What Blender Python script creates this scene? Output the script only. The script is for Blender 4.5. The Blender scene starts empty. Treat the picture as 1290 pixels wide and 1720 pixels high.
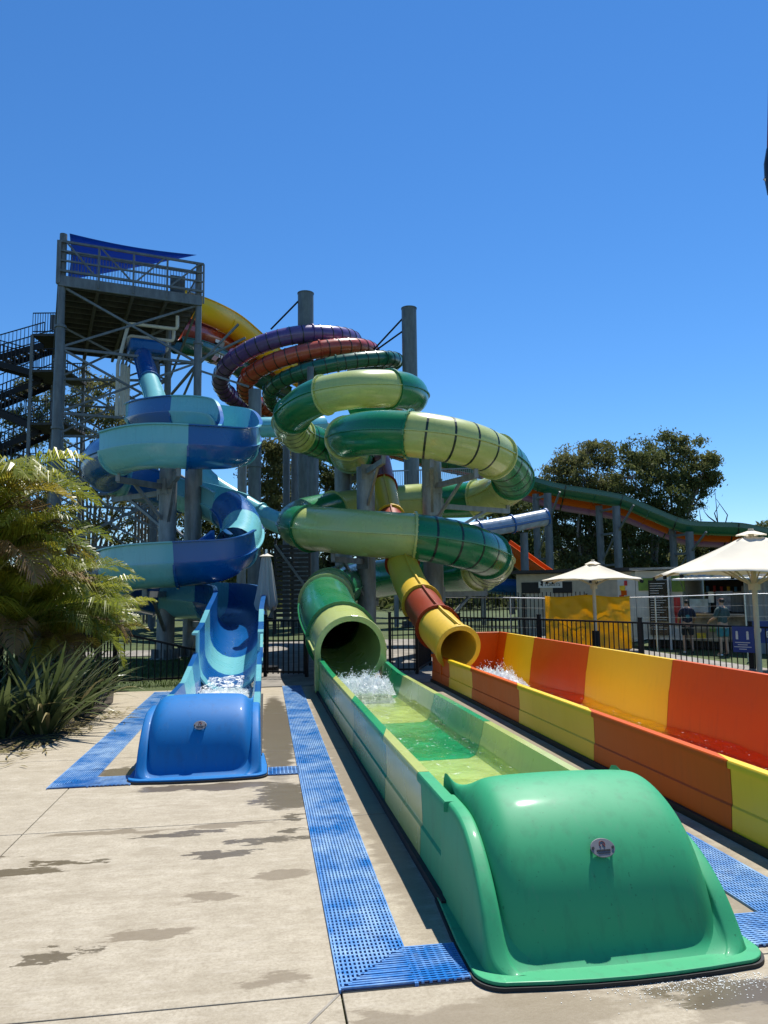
import bpy, bmesh, math, random
import numpy as np
from mathutils import Vector, Matrix, noise
random.seed(7); RNG = np.random.default_rng(7)
scene = bpy.context.scene
R = math.radians
# ------------------------------------------------------------------ camera, sky, sun, exposure
CAM_H, CAM_F, PITCH, YAW, ROLL = 1.6, 1280.0, R(6.05), R(8.9), R(-0.7)
cd = bpy.data.cameras.new('camera'); cam = bpy.data.objects.new('camera', cd)
scene.collection.objects.link(cam); scene.camera = cam
cam.matrix_world = Matrix.Translation((0, 0, CAM_H)) @ Matrix.Rotation(-YAW, 4, 'Z') @ \
    Matrix.Rotation(math.pi/2 + PITCH, 4, 'X') @ Matrix.Rotation(ROLL, 4, 'Z')
cd.sensor_fit = 'VERTICAL'; cd.sensor_height = 36.0; cd.lens = 36.0*CAM_F/1720.0
cd.clip_end = 3000
SUN_EL, SUN_AZ = R(65), R(36)            # azimuth measured from +Y towards +X
world = bpy.data.worlds.new('World'); scene.world = world; world.use_nodes = True
wn = world.node_tree; wn.nodes.clear()
sky = wn.nodes.new('ShaderNodeTexSky'); sky.sky_type = 'NISHITA'; sky.sun_disc = False
sky.sun_elevation = SUN_EL; sky.sun_rotation = SUN_AZ; sky.altitude = 0; sky.air_density = 1.0
sky.dust_density = 0.0; sky.ozone_density = 10.0
hs = wn.nodes.new('ShaderNodeHueSaturation'); hs.inputs['Saturation'].default_value = 1.13
bg = wn.nodes.new('ShaderNodeBackground'); bg.inputs['Strength'].default_value = 0.108
wo = wn.nodes.new('ShaderNodeOutputWorld')
wn.links.new(sky.outputs[0], hs.inputs['Color']); wn.links.new(hs.outputs[0], bg.inputs[0]); wn.links.new(bg.outputs[0], wo.inputs[0])
sd = bpy.data.lights.new('sun', 'SUN'); sd.energy = 5.0; sd.angle = R(0.53); sd.color = (1.0, 0.955, 0.88)
sun = bpy.data.objects.new('sun', sd); scene.collection.objects.link(sun)
sdir = Vector((math.sin(SUN_AZ)*math.cos(SUN_EL), math.cos(SUN_AZ)*math.cos(SUN_EL), math.sin(SUN_EL)))
sun.rotation_euler = sdir.to_track_quat('Z', 'Y').to_euler(); sun.location = sdir*60
scene.view_settings.view_transform = 'Standard'; scene.view_settings.look = 'None'
scene.view_settings.exposure = 0.5; scene.view_settings.gamma = 1.0; scene.view_settings.use_curve_mapping = False
scene.render.resolution_x = 768; scene.render.resolution_y = 1024
scene.render.engine = 'CYCLES'

# ------------------------------------------------------------------ layout helper: survey of the photo -> metres
def _ray(px, py):
    x = (px-645)/CAM_F; v = -(py-860)/CAM_F
    c, s = math.cos(ROLL), math.sin(ROLL); x, v = c*x-s*v, s*x+c*v
    fy = math.cos(PITCH)-v*math.sin(PITCH); fz = math.sin(PITCH)+v*math.cos(PITCH)
    return (x*math.cos(YAW)+fy*math.sin(YAW), -x*math.sin(YAW)+fy*math.cos(YAW), fz, fy)
def at(px, py, d):
    r = _ray(px, py); k = d/r[3]; return Vector((r[0]*k, r[1]*k, CAM_H+r[2]*k))
def gnd(px, py, z=0.0):
    r = _ray(px, py); k = (z-CAM_H)/r[2]; return Vector((r[0]*k, r[1]*k, z))

# ------------------------------------------------------------------ materials
MATS = {}
def nodes(name):
    m = bpy.data.materials.new(name); m.use_nodes = True; n = m.node_tree
    b = n.nodes['Principled BSDF']; MATS[name] = m; return m, n, b
def N(n, t, **kw):
    x = n.nodes.new(t)
    for k, v in kw.items():
        if k in x.inputs: x.inputs[k].default_value = v
        else: setattr(x, k, v)
    return x
def mixc(n, fac, a, b, mode='MIX'):
    x = n.nodes.new('ShaderNodeMix'); x.data_type = 'RGBA'; x.blend_type = mode
    for s, v in ((0, fac), (6, a), (7, b)):
        if hasattr(v, 'default_value') or hasattr(v, 'links'): n.links.new(v, x.inputs[s])
        else: x.inputs[s].default_value = v if s == 0 else (tuple(v)+(1,))[:4]
    return x.outputs[2]
def ramp(n, src, stops):
    x = n.nodes.new('ShaderNodeValToRGB'); e = x.color_ramp.elements
    while len(e) < len(stops): e.new(0.5)
    for i, (p, c) in enumerate(stops):
        e[i].position = p; e[i].color = (c, c, c, 1) if not hasattr(c, '__len__') else tuple(c)+(1,)
    n.links.new(src, x.inputs[0]); return x.outputs[0]
def pos(n, scale=(1, 1, 1)):
    g = n.nodes.new('ShaderNodeNewGeometry'); m = n.nodes.new('ShaderNodeMapping'); m.inputs['Scale'].default_value = scale
    n.links.new(g.outputs['Position'], m.inputs[0]); return m.outputs[0]
def tex(n, vec, scale, detail=4, rough=0.55, dist=0.0):
    t = N(n, 'ShaderNodeTexNoise', Scale=scale, Detail=detail, Roughness=rough, Distortion=dist)
    n.links.new(vec, t.inputs['Vector']); return t.outputs[0]
def bump(n, b, h, strength=0.2, dist=0.01):
    x = N(n, 'ShaderNodeBump', Strength=strength, Distance=dist)
    n.links.new(h, x.inputs['Height']); n.links.new(x.outputs[0], b.inputs['Normal'])
def fibreglass(name, col, rough=0.22, fade=0.25, coat=0.35, streak=0.35, spec=0.5):
    m, n, b = nodes(name)
    p = pos(n); t1 = tex(n, p, 1.3, 5); t2 = tex(n, pos(n, (9, 9, 0.9)), 1.6, 4, 0.6)
    pale = tuple(c*(1-fade)+fade*(0.12+0.6*max(col)) for c in col)
    f = ramp(n, t1, [(0.42, 0.0), (0.75, 0.8)])
    c = mixc(n, f, col, pale)
    f2 = ramp(n, t2, [(0.52, 0.0), (0.78, streak)])
    c = mixc(n, f2, c, tuple(x*0.55+0.012 for x in col))
    if name.startswith('hood'):   # splash marks and specks dried on the gelcoat
        c = mixc(n, ramp(n, tex(n, p, 55, 2, .5), [(.70, 0), (.74, .55)]), c, tuple(x*.35 for x in col))
        c = mixc(n, ramp(n, tex(n, pos(n, (26, 26, 1.2)), 1.0, 3, .6), [(.60, 0), (.72, .35)]), c, tuple(min(1, x*.75+.05) for x in col))
    n.links.new(c, b.inputs['Base Color'])
    r = ramp(n, t1, [(0.3, rough), (0.8, rough+0.16)]); n.links.new(r, b.inputs['Roughness'])
    b.inputs['Specular IOR Level'].default_value = spec; b.inputs['Coat Weight'].default_value = coat; b.inputs['Coat Roughness'].default_value = 0.12
    bump(n, b, tex(n, p, 2.2, 2), 0.05, 0.02)
    return m
def plain(name, col, rough=0.5, metal=0.0, var=0.25, scale=4.0, spec=0.5):
    m, n, b = nodes(name)
    t = tex(n, pos(n), scale, 5)
    c = mixc(n, ramp(n, t, [(0.35, 0.0), (0.7, 1.0)]), tuple(x*(1-var) for x in col), tuple(min(1, x*(1+var)) for x in col))
    n.links.new(c, b.inputs['Base Color']); b.inputs['Roughness'].default_value = rough
    b.inputs['Metallic'].default_value = metal; b.inputs['Specular IOR Level'].default_value = spec
    return m
def leaf(name, c1, c2, trans=0.35, scale=0.6, rough=0.45, spec=0.4):
    m, n, b = nodes(name)
    oi = n.nodes.new('ShaderNodeObjectInfo'); t = tex(n, pos(n), scale, 3)
    c = mixc(n, ramp(n, t, [(0.35, 0.0), (0.68, 1.0)]), c1, c2)
    c = mixc(n, 0.25, c, mixc(n, oi.outputs['Random'], c1, c2))
    n.links.new(c, b.inputs['Base Color']); b.inputs['Roughness'].default_value = rough; b.inputs['Specular IOR Level'].default_value = spec
    tr = n.nodes.new('ShaderNodeBsdfTranslucent'); n.links.new(c, tr.inputs[0])
    mx = n.nodes.new('ShaderNodeMixShader'); mx.inputs[0].default_value = trans
    out = n.nodes['Material Output']
    n.links.new(b.outputs[0], mx.inputs[1]); n.links.new(tr.outputs[0], mx.inputs[2]); n.links.new(mx.outputs[0], out.inputs[0])
    return m

GREEN = fibreglass('green_fibreglass', (0.004, 0.175, 0.052), fade=0.06)
LIME = fibreglass('lime_fibreglass', (0.45, 0.51, 0.15), fade=0.12)
HOODG = fibreglass('hood_green_fibreglass', (0.026, 0.31, 0.132), rough=0.52, coat=0.05, fade=0.03, streak=0.6, spec=.35)
TROUGHG = fibreglass('trough_green_fibreglass', (0.010, 0.30, 0.105), fade=0.05)
BLUE = fibreglass('blue_fibreglass', (0.0, 0.088, 0.30), fade=0.0, streak=.2)
AQUA = fibreglass('aqua_fibreglass', (0.15, 0.46, 0.50), fade=0.05)
HOODB = fibreglass('hood_blue_fibreglass', (0.0, 0.14, 0.40), rough=0.5, coat=0.03, fade=0.0, streak=0.5, spec=.3)
ORANGE = fibreglass('orange_fibreglass', (0.58, 0.092, 0.0), fade=0.0, streak=.25, coat=.0, rough=.35, spec=.22)
YELLOW = fibreglass('yellow_fibreglass', (0.82, 0.53, 0.006), fade=0.0, streak=.12, coat=.05, rough=.3)
YTUBE = fibreglass('yellow_tube_fibreglass', (0.62, 0.40, 0.03), fade=0.03, coat=.04, spec=.25, rough=.38)
BROWN = fibreglass('red_brown_fibreglass', (0.24, 0.030, 0.006), fade=0.03, coat=.04, spec=.25, rough=.38)
PURPLE = fibreglass('purple_fibreglass', (0.10, 0.052, 0.20), fade=0.2)
RED = fibreglass('red_fibreglass', (0.42, 0.055, 0.018), fade=0.1)
DKGREEN = fibreglass('dark_green_fibreglass', (0.006, 0.105, 0.05), fade=0.1)
LILAC = fibreglass('lilac_fibreglass', (0.30, 0.13, 0.42), fade=0.1)
WHITEF = fibreglass('white_fibreglass', (0.75, 0.75, 0.72), fade=0.0)
BLACKF = fibreglass('black_fibreglass', (0.012, 0.012, 0.014), fade=0.0)
BAND = plain('dark_band', (0.008, 0.022, 0.012), 0.3, var=0.1)
RUBBER = plain('black_rubber', (0.012, 0.012, 0.012), 0.7, var=0.3)
BLACKP = plain('black_powder_coat', (0.010, 0.010, 0.011), 0.5, var=0.15, spec=.25)
PIPEW = plain('cream_pipe', (0.62, 0.58, 0.48), 0.45, var=0.1)
WOOD = plain('weathered_timber', (0.16, 0.13, 0.10), 0.8, var=0.3, scale=6)
DKTIMBER = plain('dark_timber', (0.035, 0.032, 0.03), 0.8, var=0.3)
SKIN = plain('skin', (0.50, 0.29, 0.19), 0.55, var=0.06)
HAIR = plain('dark_hair', (0.02, 0.015, 0.012), 0.6, var=0.2)
STEELW = plain('bright_steel', (0.55, 0.56, 0.57), 0.3, 0.9, var=0.1)
def steel(name, col, rough=0.5, metal=0.35):
    m, n, b = nodes(name)
    t = tex(n, pos(n, (3, 3, 1)), 1.7, 6, 0.65); t2 = tex(n, pos(n, (14, 14, 0.7)), 1.0, 3)
    c = mixc(n, ramp(n, t, [(0.35, 0.0), (0.7, 1.0)]), tuple(x*0.72 for x in col), tuple(x*1.25 for x in col))
    c = mixc(n, ramp(n, t2, [(0.55, 0.0), (0.8, 0.5)]), c, tuple(x*0.5 for x in col))
    n.links.new(c, b.inputs['Base Color']); b.inputs['Roughness'].default_value = rough; b.inputs['Metallic'].default_value = metal
    return m
GALV = steel('galvanised_steel', (0.23, 0.245, 0.245))
TOWERS = steel('grey_painted_steel', (0.135, 0.15, 0.155), 0.5, 0.1)
POLE = steel('grey_green_pole_paint', (0.13, 0.15, 0.14), 0.45, 0.1)
DECKM = plain('dark_deck', (0.05, 0.047, 0.042), 0.8, var=0.3)
JOIST = steel('deck_joist_steel', (0.09, 0.085, 0.08), 0.6, 0.1)
def canvas_mat(name, col, trans=0.3, rough=0.8):
    m, n, b = nodes(name)
    t = tex(n, pos(n), 3.0, 4)
    c = mixc(n, ramp(n, t, [(0.35, 0.0), (0.7, 1.0)]), tuple(x*0.93 for x in col), col)
    n.links.new(c, b.inputs['Base Color']); b.inputs['Roughness'].default_value = rough
    tr = n.nodes.new('ShaderNodeBsdfTranslucent'); n.links.new(c, tr.inputs[0])
    mx = n.nodes.new('ShaderNodeMixShader'); mx.inputs[0].default_value = trans
    n.links.new(b.outputs[0], mx.inputs[1]); n.links.new(tr.outputs[0], mx.inputs[2])
    n.links.new(mx.outputs[0], n.nodes['Material Output'].inputs[0])
    bump(n, b, tex(n, pos(n), 160, 2), 0.1, 0.002)
    return m
CANVAS = canvas_mat('cream_canvas', (0.80, 0.74, 0.60), 0.22)
SAIL = canvas_mat('blue_shade_cloth', (0.008, 0.13, 0.50), 0.5)
TARP = canvas_mat('yellow_tarpaulin', (0.90, 0.60, 0.02), 0.4, 0.5)
PALE_UMB = canvas_mat('grey_white_canvas', (0.42, 0.39, 0.35), 0.15)

# ------------------------------------------------------------------ mesh helpers
COL = scene.collection
def wloc(o):
    v = Vector((0, 0, 0))
    while o is not None: v = v + Vector(o.location); o = o.parent
    return v
def root(name, loc, label=None, cat=None, group=None):
    o = bpy.data.objects.new(name, None); COL.objects.link(o); o.location = loc; o.empty_display_size = 0.2
    if label: o['label'] = label; o['category'] = cat
    if group: o['group'] = group
    return o
def tag(o, label, cat, group=None):
    o['label'] = label; o['category'] = cat
    if group: o['group'] = group
    return o
class MB:
    def __init__(s): s.v = []; s.f = []
    def add(s, vs, fs):
        k = len(s.v); s.v += [tuple(p) for p in vs]; s.f += [tuple(i+k for i in f) for f in fs]; return s
    def box(s, c, size, rz=0.0, M=None):
        hx, hy, hz = size[0]/2, size[1]/2, size[2]/2
        vs = [Vector((x*hx, y*hy, z*hz)) for x in (-1, 1) for y in (-1, 1) for z in (-1, 1)]
        if M is None: M = Matrix.Rotation(rz, 3, 'Z')
        vs = [M @ p + Vector(c) for p in vs]
        return s.add(vs, [(0, 1, 3, 2), (4, 6, 7, 5), (0, 4, 5, 1), (2, 3, 7, 6), (0, 2, 6, 4), (1, 5, 7, 3)])
    def bar(s, p0, p1, w, h=None):
        p0, p1 = Vector(p0), Vector(p1); h = h or w; d = p1-p0; L = d.length
        if L < 1e-6: return s
        z = d/L; up = Vector((0, 0, 1)) if abs(z.z) < 0.97 else Vector((0, 1, 0))
        x = z.cross(up).normalized(); y = x.cross(z)
        M = Matrix((x, z, y)).transposed()
        return s.box((p0+p1)/2, (w, L, h), M=M)
    def cyl(s, p0, p1, r0, r1=None, n=14, caps=True):
        p0, p1 = Vector(p0), Vector(p1); r1 = r0 if r1 is None else r1
        z = (p1-p0).normalized(); up = Vector((0, 0, 1)) if abs(z.z) < 0.97 else Vector((0, 1, 0))
        x = z.cross(up).normalized(); y = x.cross(z)
        vs = []
        for p, r in ((p0, r0), (p1, r1)):
            for i in range(n):
                a = 2*math.pi*i/n; vs.append(p + x*(r*math.cos(a)) + y*(r*math.sin(a)))
        fs = [(i, (i+1) % n, n+(i+1) % n, n+i) for i in range(n)]
        if caps: fs += [tuple(range(n-1, -1, -1)), tuple(range(n, 2*n))]
        return s.add(vs, fs)
    def tube(s, pts, r, n=10, taper=None):
        P = [Vector(p) for p in pts]; vs = []; m = len(P)
        for k, p in enumerate(P):
            t = (P[min(k+1, m-1)]-P[max(k-1, 0)]).normalized()
            up = Vector((0, 0, 1)) if abs(t.z) < 0.95 else Vector((0, 1, 0))
            x = t.cross(up).normalized(); y = x.cross(t)
            rr = r if taper is None else r + (taper-r)*k/(m-1)
            for i in range(n):
                a = 2*math.pi*i/n; vs.append(p + x*(rr*math.cos(a)) + y*(rr*math.sin(a)))
        fs = [(k*n+i, k*n+(i+1) % n, (k+1)*n+(i+1) % n, (k+1)*n+i) for k in range(m-1) for i in range(n)]
        fs += [tuple(range(n-1, -1, -1)), tuple(range((m-1)*n, m*n))]
        return s.add(vs, fs)
    def build(s, name, mat, parent=None, smooth=False, bevel=0.0, local=False, weld=False):
        me = bpy.data.meshes.new(name); off = Vector((0, 0, 0)) if (parent is None or local) else wloc(parent)
        me.from_pydata([(x-off.x, y-off.y, z-off.z) for x, y, z in s.v], [], s.f)
        me.validate(); me.update()
        bm = bmesh.new(); bm.from_mesh(me); 
        if weld: bmesh.ops.remove_doubles(bm, verts=bm.verts, dist=1e-4)
        bmesh.ops.recalc_face_normals(bm, faces=bm.faces); bm.to_mesh(me); bm.free()
        me.materials.append(mat)
        if smooth:
            for p in me.polygons: p.use_smooth = True
        o = bpy.data.objects.new(name, me); COL.objects.link(o); o.parent = parent
        if smooth and hasattr(me, 'set_sharp_from_angle'): me.set_sharp_from_angle(angle=R(38))
        if bevel:
            b = o.modifiers.new('bevel', 'BEVEL'); b.width = bevel; b.segments = 2; b.limit_method = 'ANGLE'
        return o
def dup(o, parent=None, loc=None, rot=None, scale=None):
    c = o.copy(); COL.objects.link(c); c.parent = parent
    if loc is not None: c.location = loc
    if rot is not None: c.rotation_euler = rot
    if scale is not None: c.scale = scale
    return c
def inst(name, me, parent, loc, rot=(0, 0, 0), scale=(1, 1, 1)):
    o = bpy.data.objects.new(name, me); COL.objects.link(o); o.parent = parent
    o.location = Vector(loc) - wloc(parent) if parent is not None else loc
    o.rotation_euler = rot; o.scale = scale; return o
def catmull(P, step=0.2):
    P = [Vector(p) for p in P]; P = [P[0]*2-P[1]] + P + [P[-1]*2-P[-2]]; out = []
    for i in range(1, len(P)-2):
        p0, p1, p2, p3 = P[i-1:i+3]
        t0 = 0; t1 = t0+(p1-p0).length**.5; t2 = t1+(p2-p1).length**.5; t3 = t2+(p3-p2).length**.5
        for k in range(24):
            t = t1+(t2-t1)*k/24
            A1 = p0*((t1-t)/(t1-t0))+p1*((t-t0)/(t1-t0)); A2 = p1*((t2-t)/(t2-t1))+p2*((t-t1)/(t2-t1)); A3 = p2*((t3-t)/(t3-t2))+p3*((t-t2)/(t3-t2))
            B1 = A1*((t2-t)/(t2-t0))+A2*((t-t0)/(t2-t0)); B2 = A2*((t3-t)/(t3-t1))+A3*((t-t1)/(t3-t1))
            out.append(B1*((t2-t)/(t2-t1))+B2*((t-t1)/(t2-t1)))
    out.append(P[-2])
    L = [0]
    for a, b in zip(out, out[1:]): L.append(L[-1]+(b-a).length)
    n = max(2, int(round(L[-1]/step))); res = []; j = 0
    for k in range(n+1):
        s = L[-1]*k/n
        while j < len(L)-2 and L[j+1] < s: j += 1
        f = (s-L[j])/max(1e-9, L[j+1]-L[j]); res.append(out[j].lerp(out[j+1], f))
    return res
def frames(pts):
    F = []; m = len(pts)
    for k, p in enumerate(pts):
        T = (pts[min(k+1, m-1)]-pts[max(k-1, 0)]).normalized()
        S = T.cross(Vector((0, 0, 1))); S = S.normalized() if S.length > 1e-3 else Vector((1, 0, 0))
        F.append((p, T, S, S.cross(T)))
    return F
def sweep(mb, F, prof, closed=True, caps=True):
    n = len(prof); vs = []
    for (p, T, S, U) in F:
        for a, b in prof: vs.append(p + S*a + U*b)
    m = len(F); q = n if closed else n-1
    fs = [(k*n+i, k*n+(i+1) % n, (k+1)*n+(i+1) % n, (k+1)*n+i) for k in range(m-1) for i in range(q)]
    if closed and caps: fs += [tuple(range(n-1, -1, -1)), tuple(range((m-1)*n, m*n))]
    mb.add(vs, fs); return mb
def circ(r, n=28, ph=0.0): return [(r*math.cos(2*math.pi*i/n+ph), r*math.sin(2*math.pi*i/n+ph)) for i in range(n)]
def ring(mb, fr, r0, r1, w, n=28, bolts=0):
    p, T, S, U = fr
    vs = []
    for i in range(n):
        a = 2*math.pi*i/n; d = S*math.cos(a)+U*math.sin(a)
        vs += [p+d*r0-T*(w/2), p+d*r1-T*(w/2), p+d*r1+T*(w/2), p+d*r0+T*(w/2)]
    fs = []
    for i in range(n):
        a, b = 4*i, 4*((i+1) % n)
        for j in range(4): fs.append((a+j, a+(j+1) % 4, b+(j+1) % 4, b+j))
    mb.add(vs, fs)
    for i in range(bolts):
        a = 2*math.pi*(i+.5)/bolts; d = S*math.cos(a)+U*math.sin(a); c = p+d*(r0*.45+r1*.55)
        mb.cyl(c-T*(w/2+.018), c+T*(w/2+.018), .016, n=6)
    return mb
# ================================================================== GROUND
m, n, b = nodes('concrete')
P = pos(n)
t_big = tex(n, P, 0.45, 5, .6); t_mid = tex(n, pos(n, (1, 2.2, 1)), 2.6, 9, .72); t_fine = tex(n, P, 60, 4, .7); t_grit = tex(n, P, 260, 2, .6)
c = mixc(n, ramp(n, t_mid, [(.3, 0), (.72, 1)]), (.26, .218, .148), (.49, .435, .33))
c = mixc(n, ramp(n, t_big, [(.35, 0), (.65, .6)]), c, (.39, .34, .25))
c = mixc(n, ramp(n, t_fine, [(.42, 0), (.72, .65)]), c, (.22, .18, .12))
c = mixc(n, ramp(n, tex(n, pos(n, (1, 1.6, 1)), 11, 10, .78), [(.46, 0), (.66, .55)]), c, (.22, .18, .12))
c = mixc(n, ramp(n, tex(n, pos(n, (1, 5, 1)), 4, 8, .8), [(.52, 0), (.68, .4)]), c, (.52, .47, .38))
c = mixc(n, ramp(n, t_grit, [(.58, 0), (.8, .45)]), c, (.58, .51, .39))
# damp patches, plus shade painted left of the blue hood: ellipses in metres, edges broken by noise
nd = n.nodes.new('ShaderNodeTexNoise'); nd.inputs['Scale'].default_value = 3.4; nd.inputs['Detail'].default_value = 8; nd.inputs['Roughness'].default_value = .66
n.links.new(pos(n, (1, 2.6, 1)), nd.inputs['Vector'])
vs_ = n.nodes.new('ShaderNodeVectorMath'); vs_.operation = 'SUBTRACT'; n.links.new(nd.outputs['Color'], vs_.inputs[0]); vs_.inputs[1].default_value = (.5, .5, .5)
vm = n.nodes.new('ShaderNodeVectorMath'); vm.operation = 'MULTIPLY_ADD'; n.links.new(vs_.outputs[0], vm.inputs[0]); vm.inputs[1].default_value = (.9, .36, 0); n.links.new(P, vm.inputs[2])
vm2 = n.nodes.new('ShaderNodeVectorMath'); vm2.operation = 'MULTIPLY_ADD'; n.links.new(vs_.outputs[0], vm2.inputs[0]); vm2.inputs[1].default_value = (.34, .6, 0); n.links.new(P, vm2.inputs[2])
def patch(cx, cy, rx, ry, soft=.35):
    a = n.nodes.new('ShaderNodeVectorMath'); a.operation = 'SUBTRACT'; n.links.new((vm2 if ry > 1.5 else vm).outputs[0], a.inputs[0]); a.inputs[1].default_value = (cx, cy, 0)
    d = n.nodes.new('ShaderNodeVectorMath'); d.operation = 'MULTIPLY'; n.links.new(a.outputs[0], d.inputs[0]); d.inputs[1].default_value = (1/rx, 1/ry, 0)
    l = n.nodes.new('ShaderNodeVectorMath'); l.operation = 'LENGTH'; n.links.new(d.outputs[0], l.inputs[0])
    return _mr(l.outputs['Value'], 1-soft*.6, 1.04)
def _mr(v, a, b_):
    x = n.nodes.new('ShaderNodeMapRange'); x.interpolation_type = 'SMOOTHSTEP'; n.links.new(v, x.inputs[0])
    x.inputs[1].default_value = a; x.inputs[2].default_value = b_; x.inputs[3].default_value = 1; x.inputs[4].default_value = 0; return x.outputs[0]
def mx_(vals):
    o = vals[0]
    for v in vals[1:]:
        x = n.nodes.new('ShaderNodeMath'); x.operation = 'MAXIMUM'; n.links.new(o, x.inputs[0]); n.links.new(v, x.inputs[1]); o = x.outputs[0]
    return o
strong = mx_([patch(*a) for a in [(.18, 6.35, .26, .45, .3), (-.45, 6.75, .7, .13, .35), (.14, 9.6, .22, 3.0, .4), (-.25, 5.02, .24, .075, .25), (-.10, 5.22, .10, .10, .3), (-.62, 5.45, .25, .04, .25), (-.40, 5.5, .2, .05, .3), (-1.45, 4.92, .30, .07, .25), (-1.2, 5.05, .22, .04, .25), (-1.7, 5.2, .2, .06, .25), (.12, 5.25, .2, .05, .3), (.2, 5.42, .1, .07, .3), (-.95, 3.78, .11, .06, .3), (-.80, 3.84, .07, .03, .3), (.17, 5.75, .1, .08, .3), (-1.33, 7.35, .2, .35, .3), (1.85, 2.98, .4, .12, .4)]])
weak = mx_([patch(*a) for a in [(.78, 8.5, .2, 5.6, .5), (2.5, 8.5, .5, 7.0, .5), (-.55, 3.95, .2, .06, .5), (-.30, 4.35, .22, .06, .5), (.02, 3.4, .16, .08, .6), (1.0, 2.98, .6, .16, .6), (2.0, 2.85, .45, .22, .4), (-1.0, 5.6, .5, .06, .6), (-.2, 5.62, .4, .05, .6), (.45, 3.0, .2, .1, .5), (.1, 4.6, .2, .05, .5)]])
c = mixc(n, weak, c, mixc(n, .72, c, (.15, .112, .062)))
c = mixc(n, strong, c, mixc(n, .8, c, (.09, .068, .038)))
n.links.new(c, b.inputs['Base Color'])
rr = mixc(n, strong, mixc(n, weak, (.85,)*3, (.55,)*3), (.28,)*3); n.links.new(rr, b.inputs['Roughness'])
bump(n, b, t_fine, .35, .004)
CONC = m
m, n, b = nodes('lawn'); P = pos(n)
c = mixc(n, ramp(n, tex(n, P, .8, 6, .6), [(.35, 0), (.7, 1)]), (.028, .055, .010), (.075, .105, .022))
c = mixc(n, ramp(n, tex(n, P, 30, 3), [(.5, 0), (.75, .7)]), c, (.12, .12, .04))
n.links.new(c, b.inputs['Base Color']); b.inputs['Roughness'].default_value = .9
bump(n, b, tex(n, P, 45, 4, .7), .8, .03); LAWN = m
PADM = plain('shaded_paving', (.22, .20, .17), .85, var=.35, scale=2.0)

def terr(x, y):
    def ss(t): t = max(0., min(1., t)); return t*t*(3-2*t)
    return -0.28*ss((x-6)/7)*ss((y-8)/8)
gm = MB(); xs = [-400, -150, -60, -30, -15, -8, -4, 0, 3, 5]+[5+i for i in range(1, 14)]+[25, 40, 80, 200, 500]; ys = [-40, -10, 0, 5]+[5+i for i in range(1, 16)]+[25, 35, 60, 120, 300, 900]
V = [(x, y, terr(x, y)-.02) for y in ys for x in xs]; nx = len(xs)
gm.add(V, [(j*nx+i, j*nx+i+1, (j+1)*nx+i+1, (j+1)*nx+i) for j in range(len(ys)-1) for i in range(nx-1)])
g = gm.build('ground', LAWN, smooth=True); g['kind'] = 'structure'
# concrete deck cast in bays, saw-cut joints between
pav = bpy.data.objects.new('pavement', None); COL.objects.link(pav); pav['kind'] = 'structure'
XB = [-9, -4.9, -1.62, .31, 2.45, 5.2]; YB = [-3, 0.8, 3.245, 5.69, 8.1, 10.6, 13.55]
def slab(x0, x1, y0, y1, z=0.0):
    g_ = .004; mb = MB()
    mb.box(((x0+x1)/2, (y0+y1)/2, z-.06), (x1-x0-2*g_, y1-y0-2*g_, .12)); return mb
for i in range(len(XB)-1):
    for j in range(len(YB)-1):
        slab(XB[i], XB[i+1], YB[j], YB[j+1]).build('slab', CONC, pav, bevel=.004)
mb = MB().box((.31, 5.3, -.05), (14.2-.01, 16.6, .06)); o = mb.build('pavement_bed', PADM, pav); o.location.z = -.02
# diagonal control joint running forward from the mat corner
dj = MB(); a, b2 = Vector((.30, 3.235, .0015)), Vector((-.12, 2.62, .0015)); dj.bar(a, b2, .011, .003)
dj.build('joint_filler', plain('joint_filler_grey', (.30, .27, .22), .9), pav)
pad = MB().box((4.5, 20.0, -.045), (11, 12.6, .08)).box((-4.0, 22.5, -.047), (2.2, 2.2, .09)).build('paved_pad', PADM); pad['kind'] = 'structure'

# ------------------------------------------------------------------ drainage mats
m, n, b = nodes('blue_matting'); P = pos(n)
c = mixc(n, ramp(n, tex(n, P, 2.3, 7, .72), [(.38, 0), (.62, 1)]), (.010, .15, .46), (.28, .44, .66))  # pale tone mixed in for wear and for glare on the wet ribs
c = mixc(n, ramp(n, tex(n, P, 5.5, 6, .7), [(.56, 0), (.72, .7)]), c, (.05, .09, .20))
n.links.new(c, b.inputs['Base Color']); b.inputs['Roughness'].default_value = .3; MATB = m
MATD = plain('dark_mat_core', (.008, .02, .07), .6)
def mat_strip(r, x0, x1, y0, y1, along, cutA=None, cutB=None, pitch=.0185):
    """ribbed matting: top ribs along the run, cross ribs below. cutA/cutB trim rib ends for mitres: f(offset)->(start,end)"""
    top, low, bed = MB(), MB(), MB()
    if along == 'y':
        k = int((x1-x0)/pitch)
        for i in range(k):
            x = x0+(i+.5)*(x1-x0)/k; s = cutA(x) if cutA else y0; e = cutB(x) if cutB else y1
            L = e-s; q = max(1, int(L/1.25))
            for j in range(q): top.box((x, s+(j+.5)*L/q, .0125), (.0095, L/q-.007, .005))
        y = y0+.012
        while y < y1:
            low.box(((x0+x1)/2, y, .009), (x1-x0, .012, .008)); y += .034
    else:
        k = int((y1-y0)/pitch)
        for i in range(k):
            y = y0+(i+.5)*(y1-y0)/k; s = cutA(y) if cutA else x0; e = cutB(y) if cutB else x1
            top.box(((s+e)/2, y, .0125), (e-s, .0095, .005))
        x = x0+.012
        while x < x1:
            low.box((x, (y0+y1)/2, .009), (.012, y1-y0, .008)); x += .034
    a = top.build('top_ribs', MATB, r); a['kind'] = 'stuff'
    b_ = low.build('cross_ribs', MATB, r); b_['kind'] = 'stuff'
    return r
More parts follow.
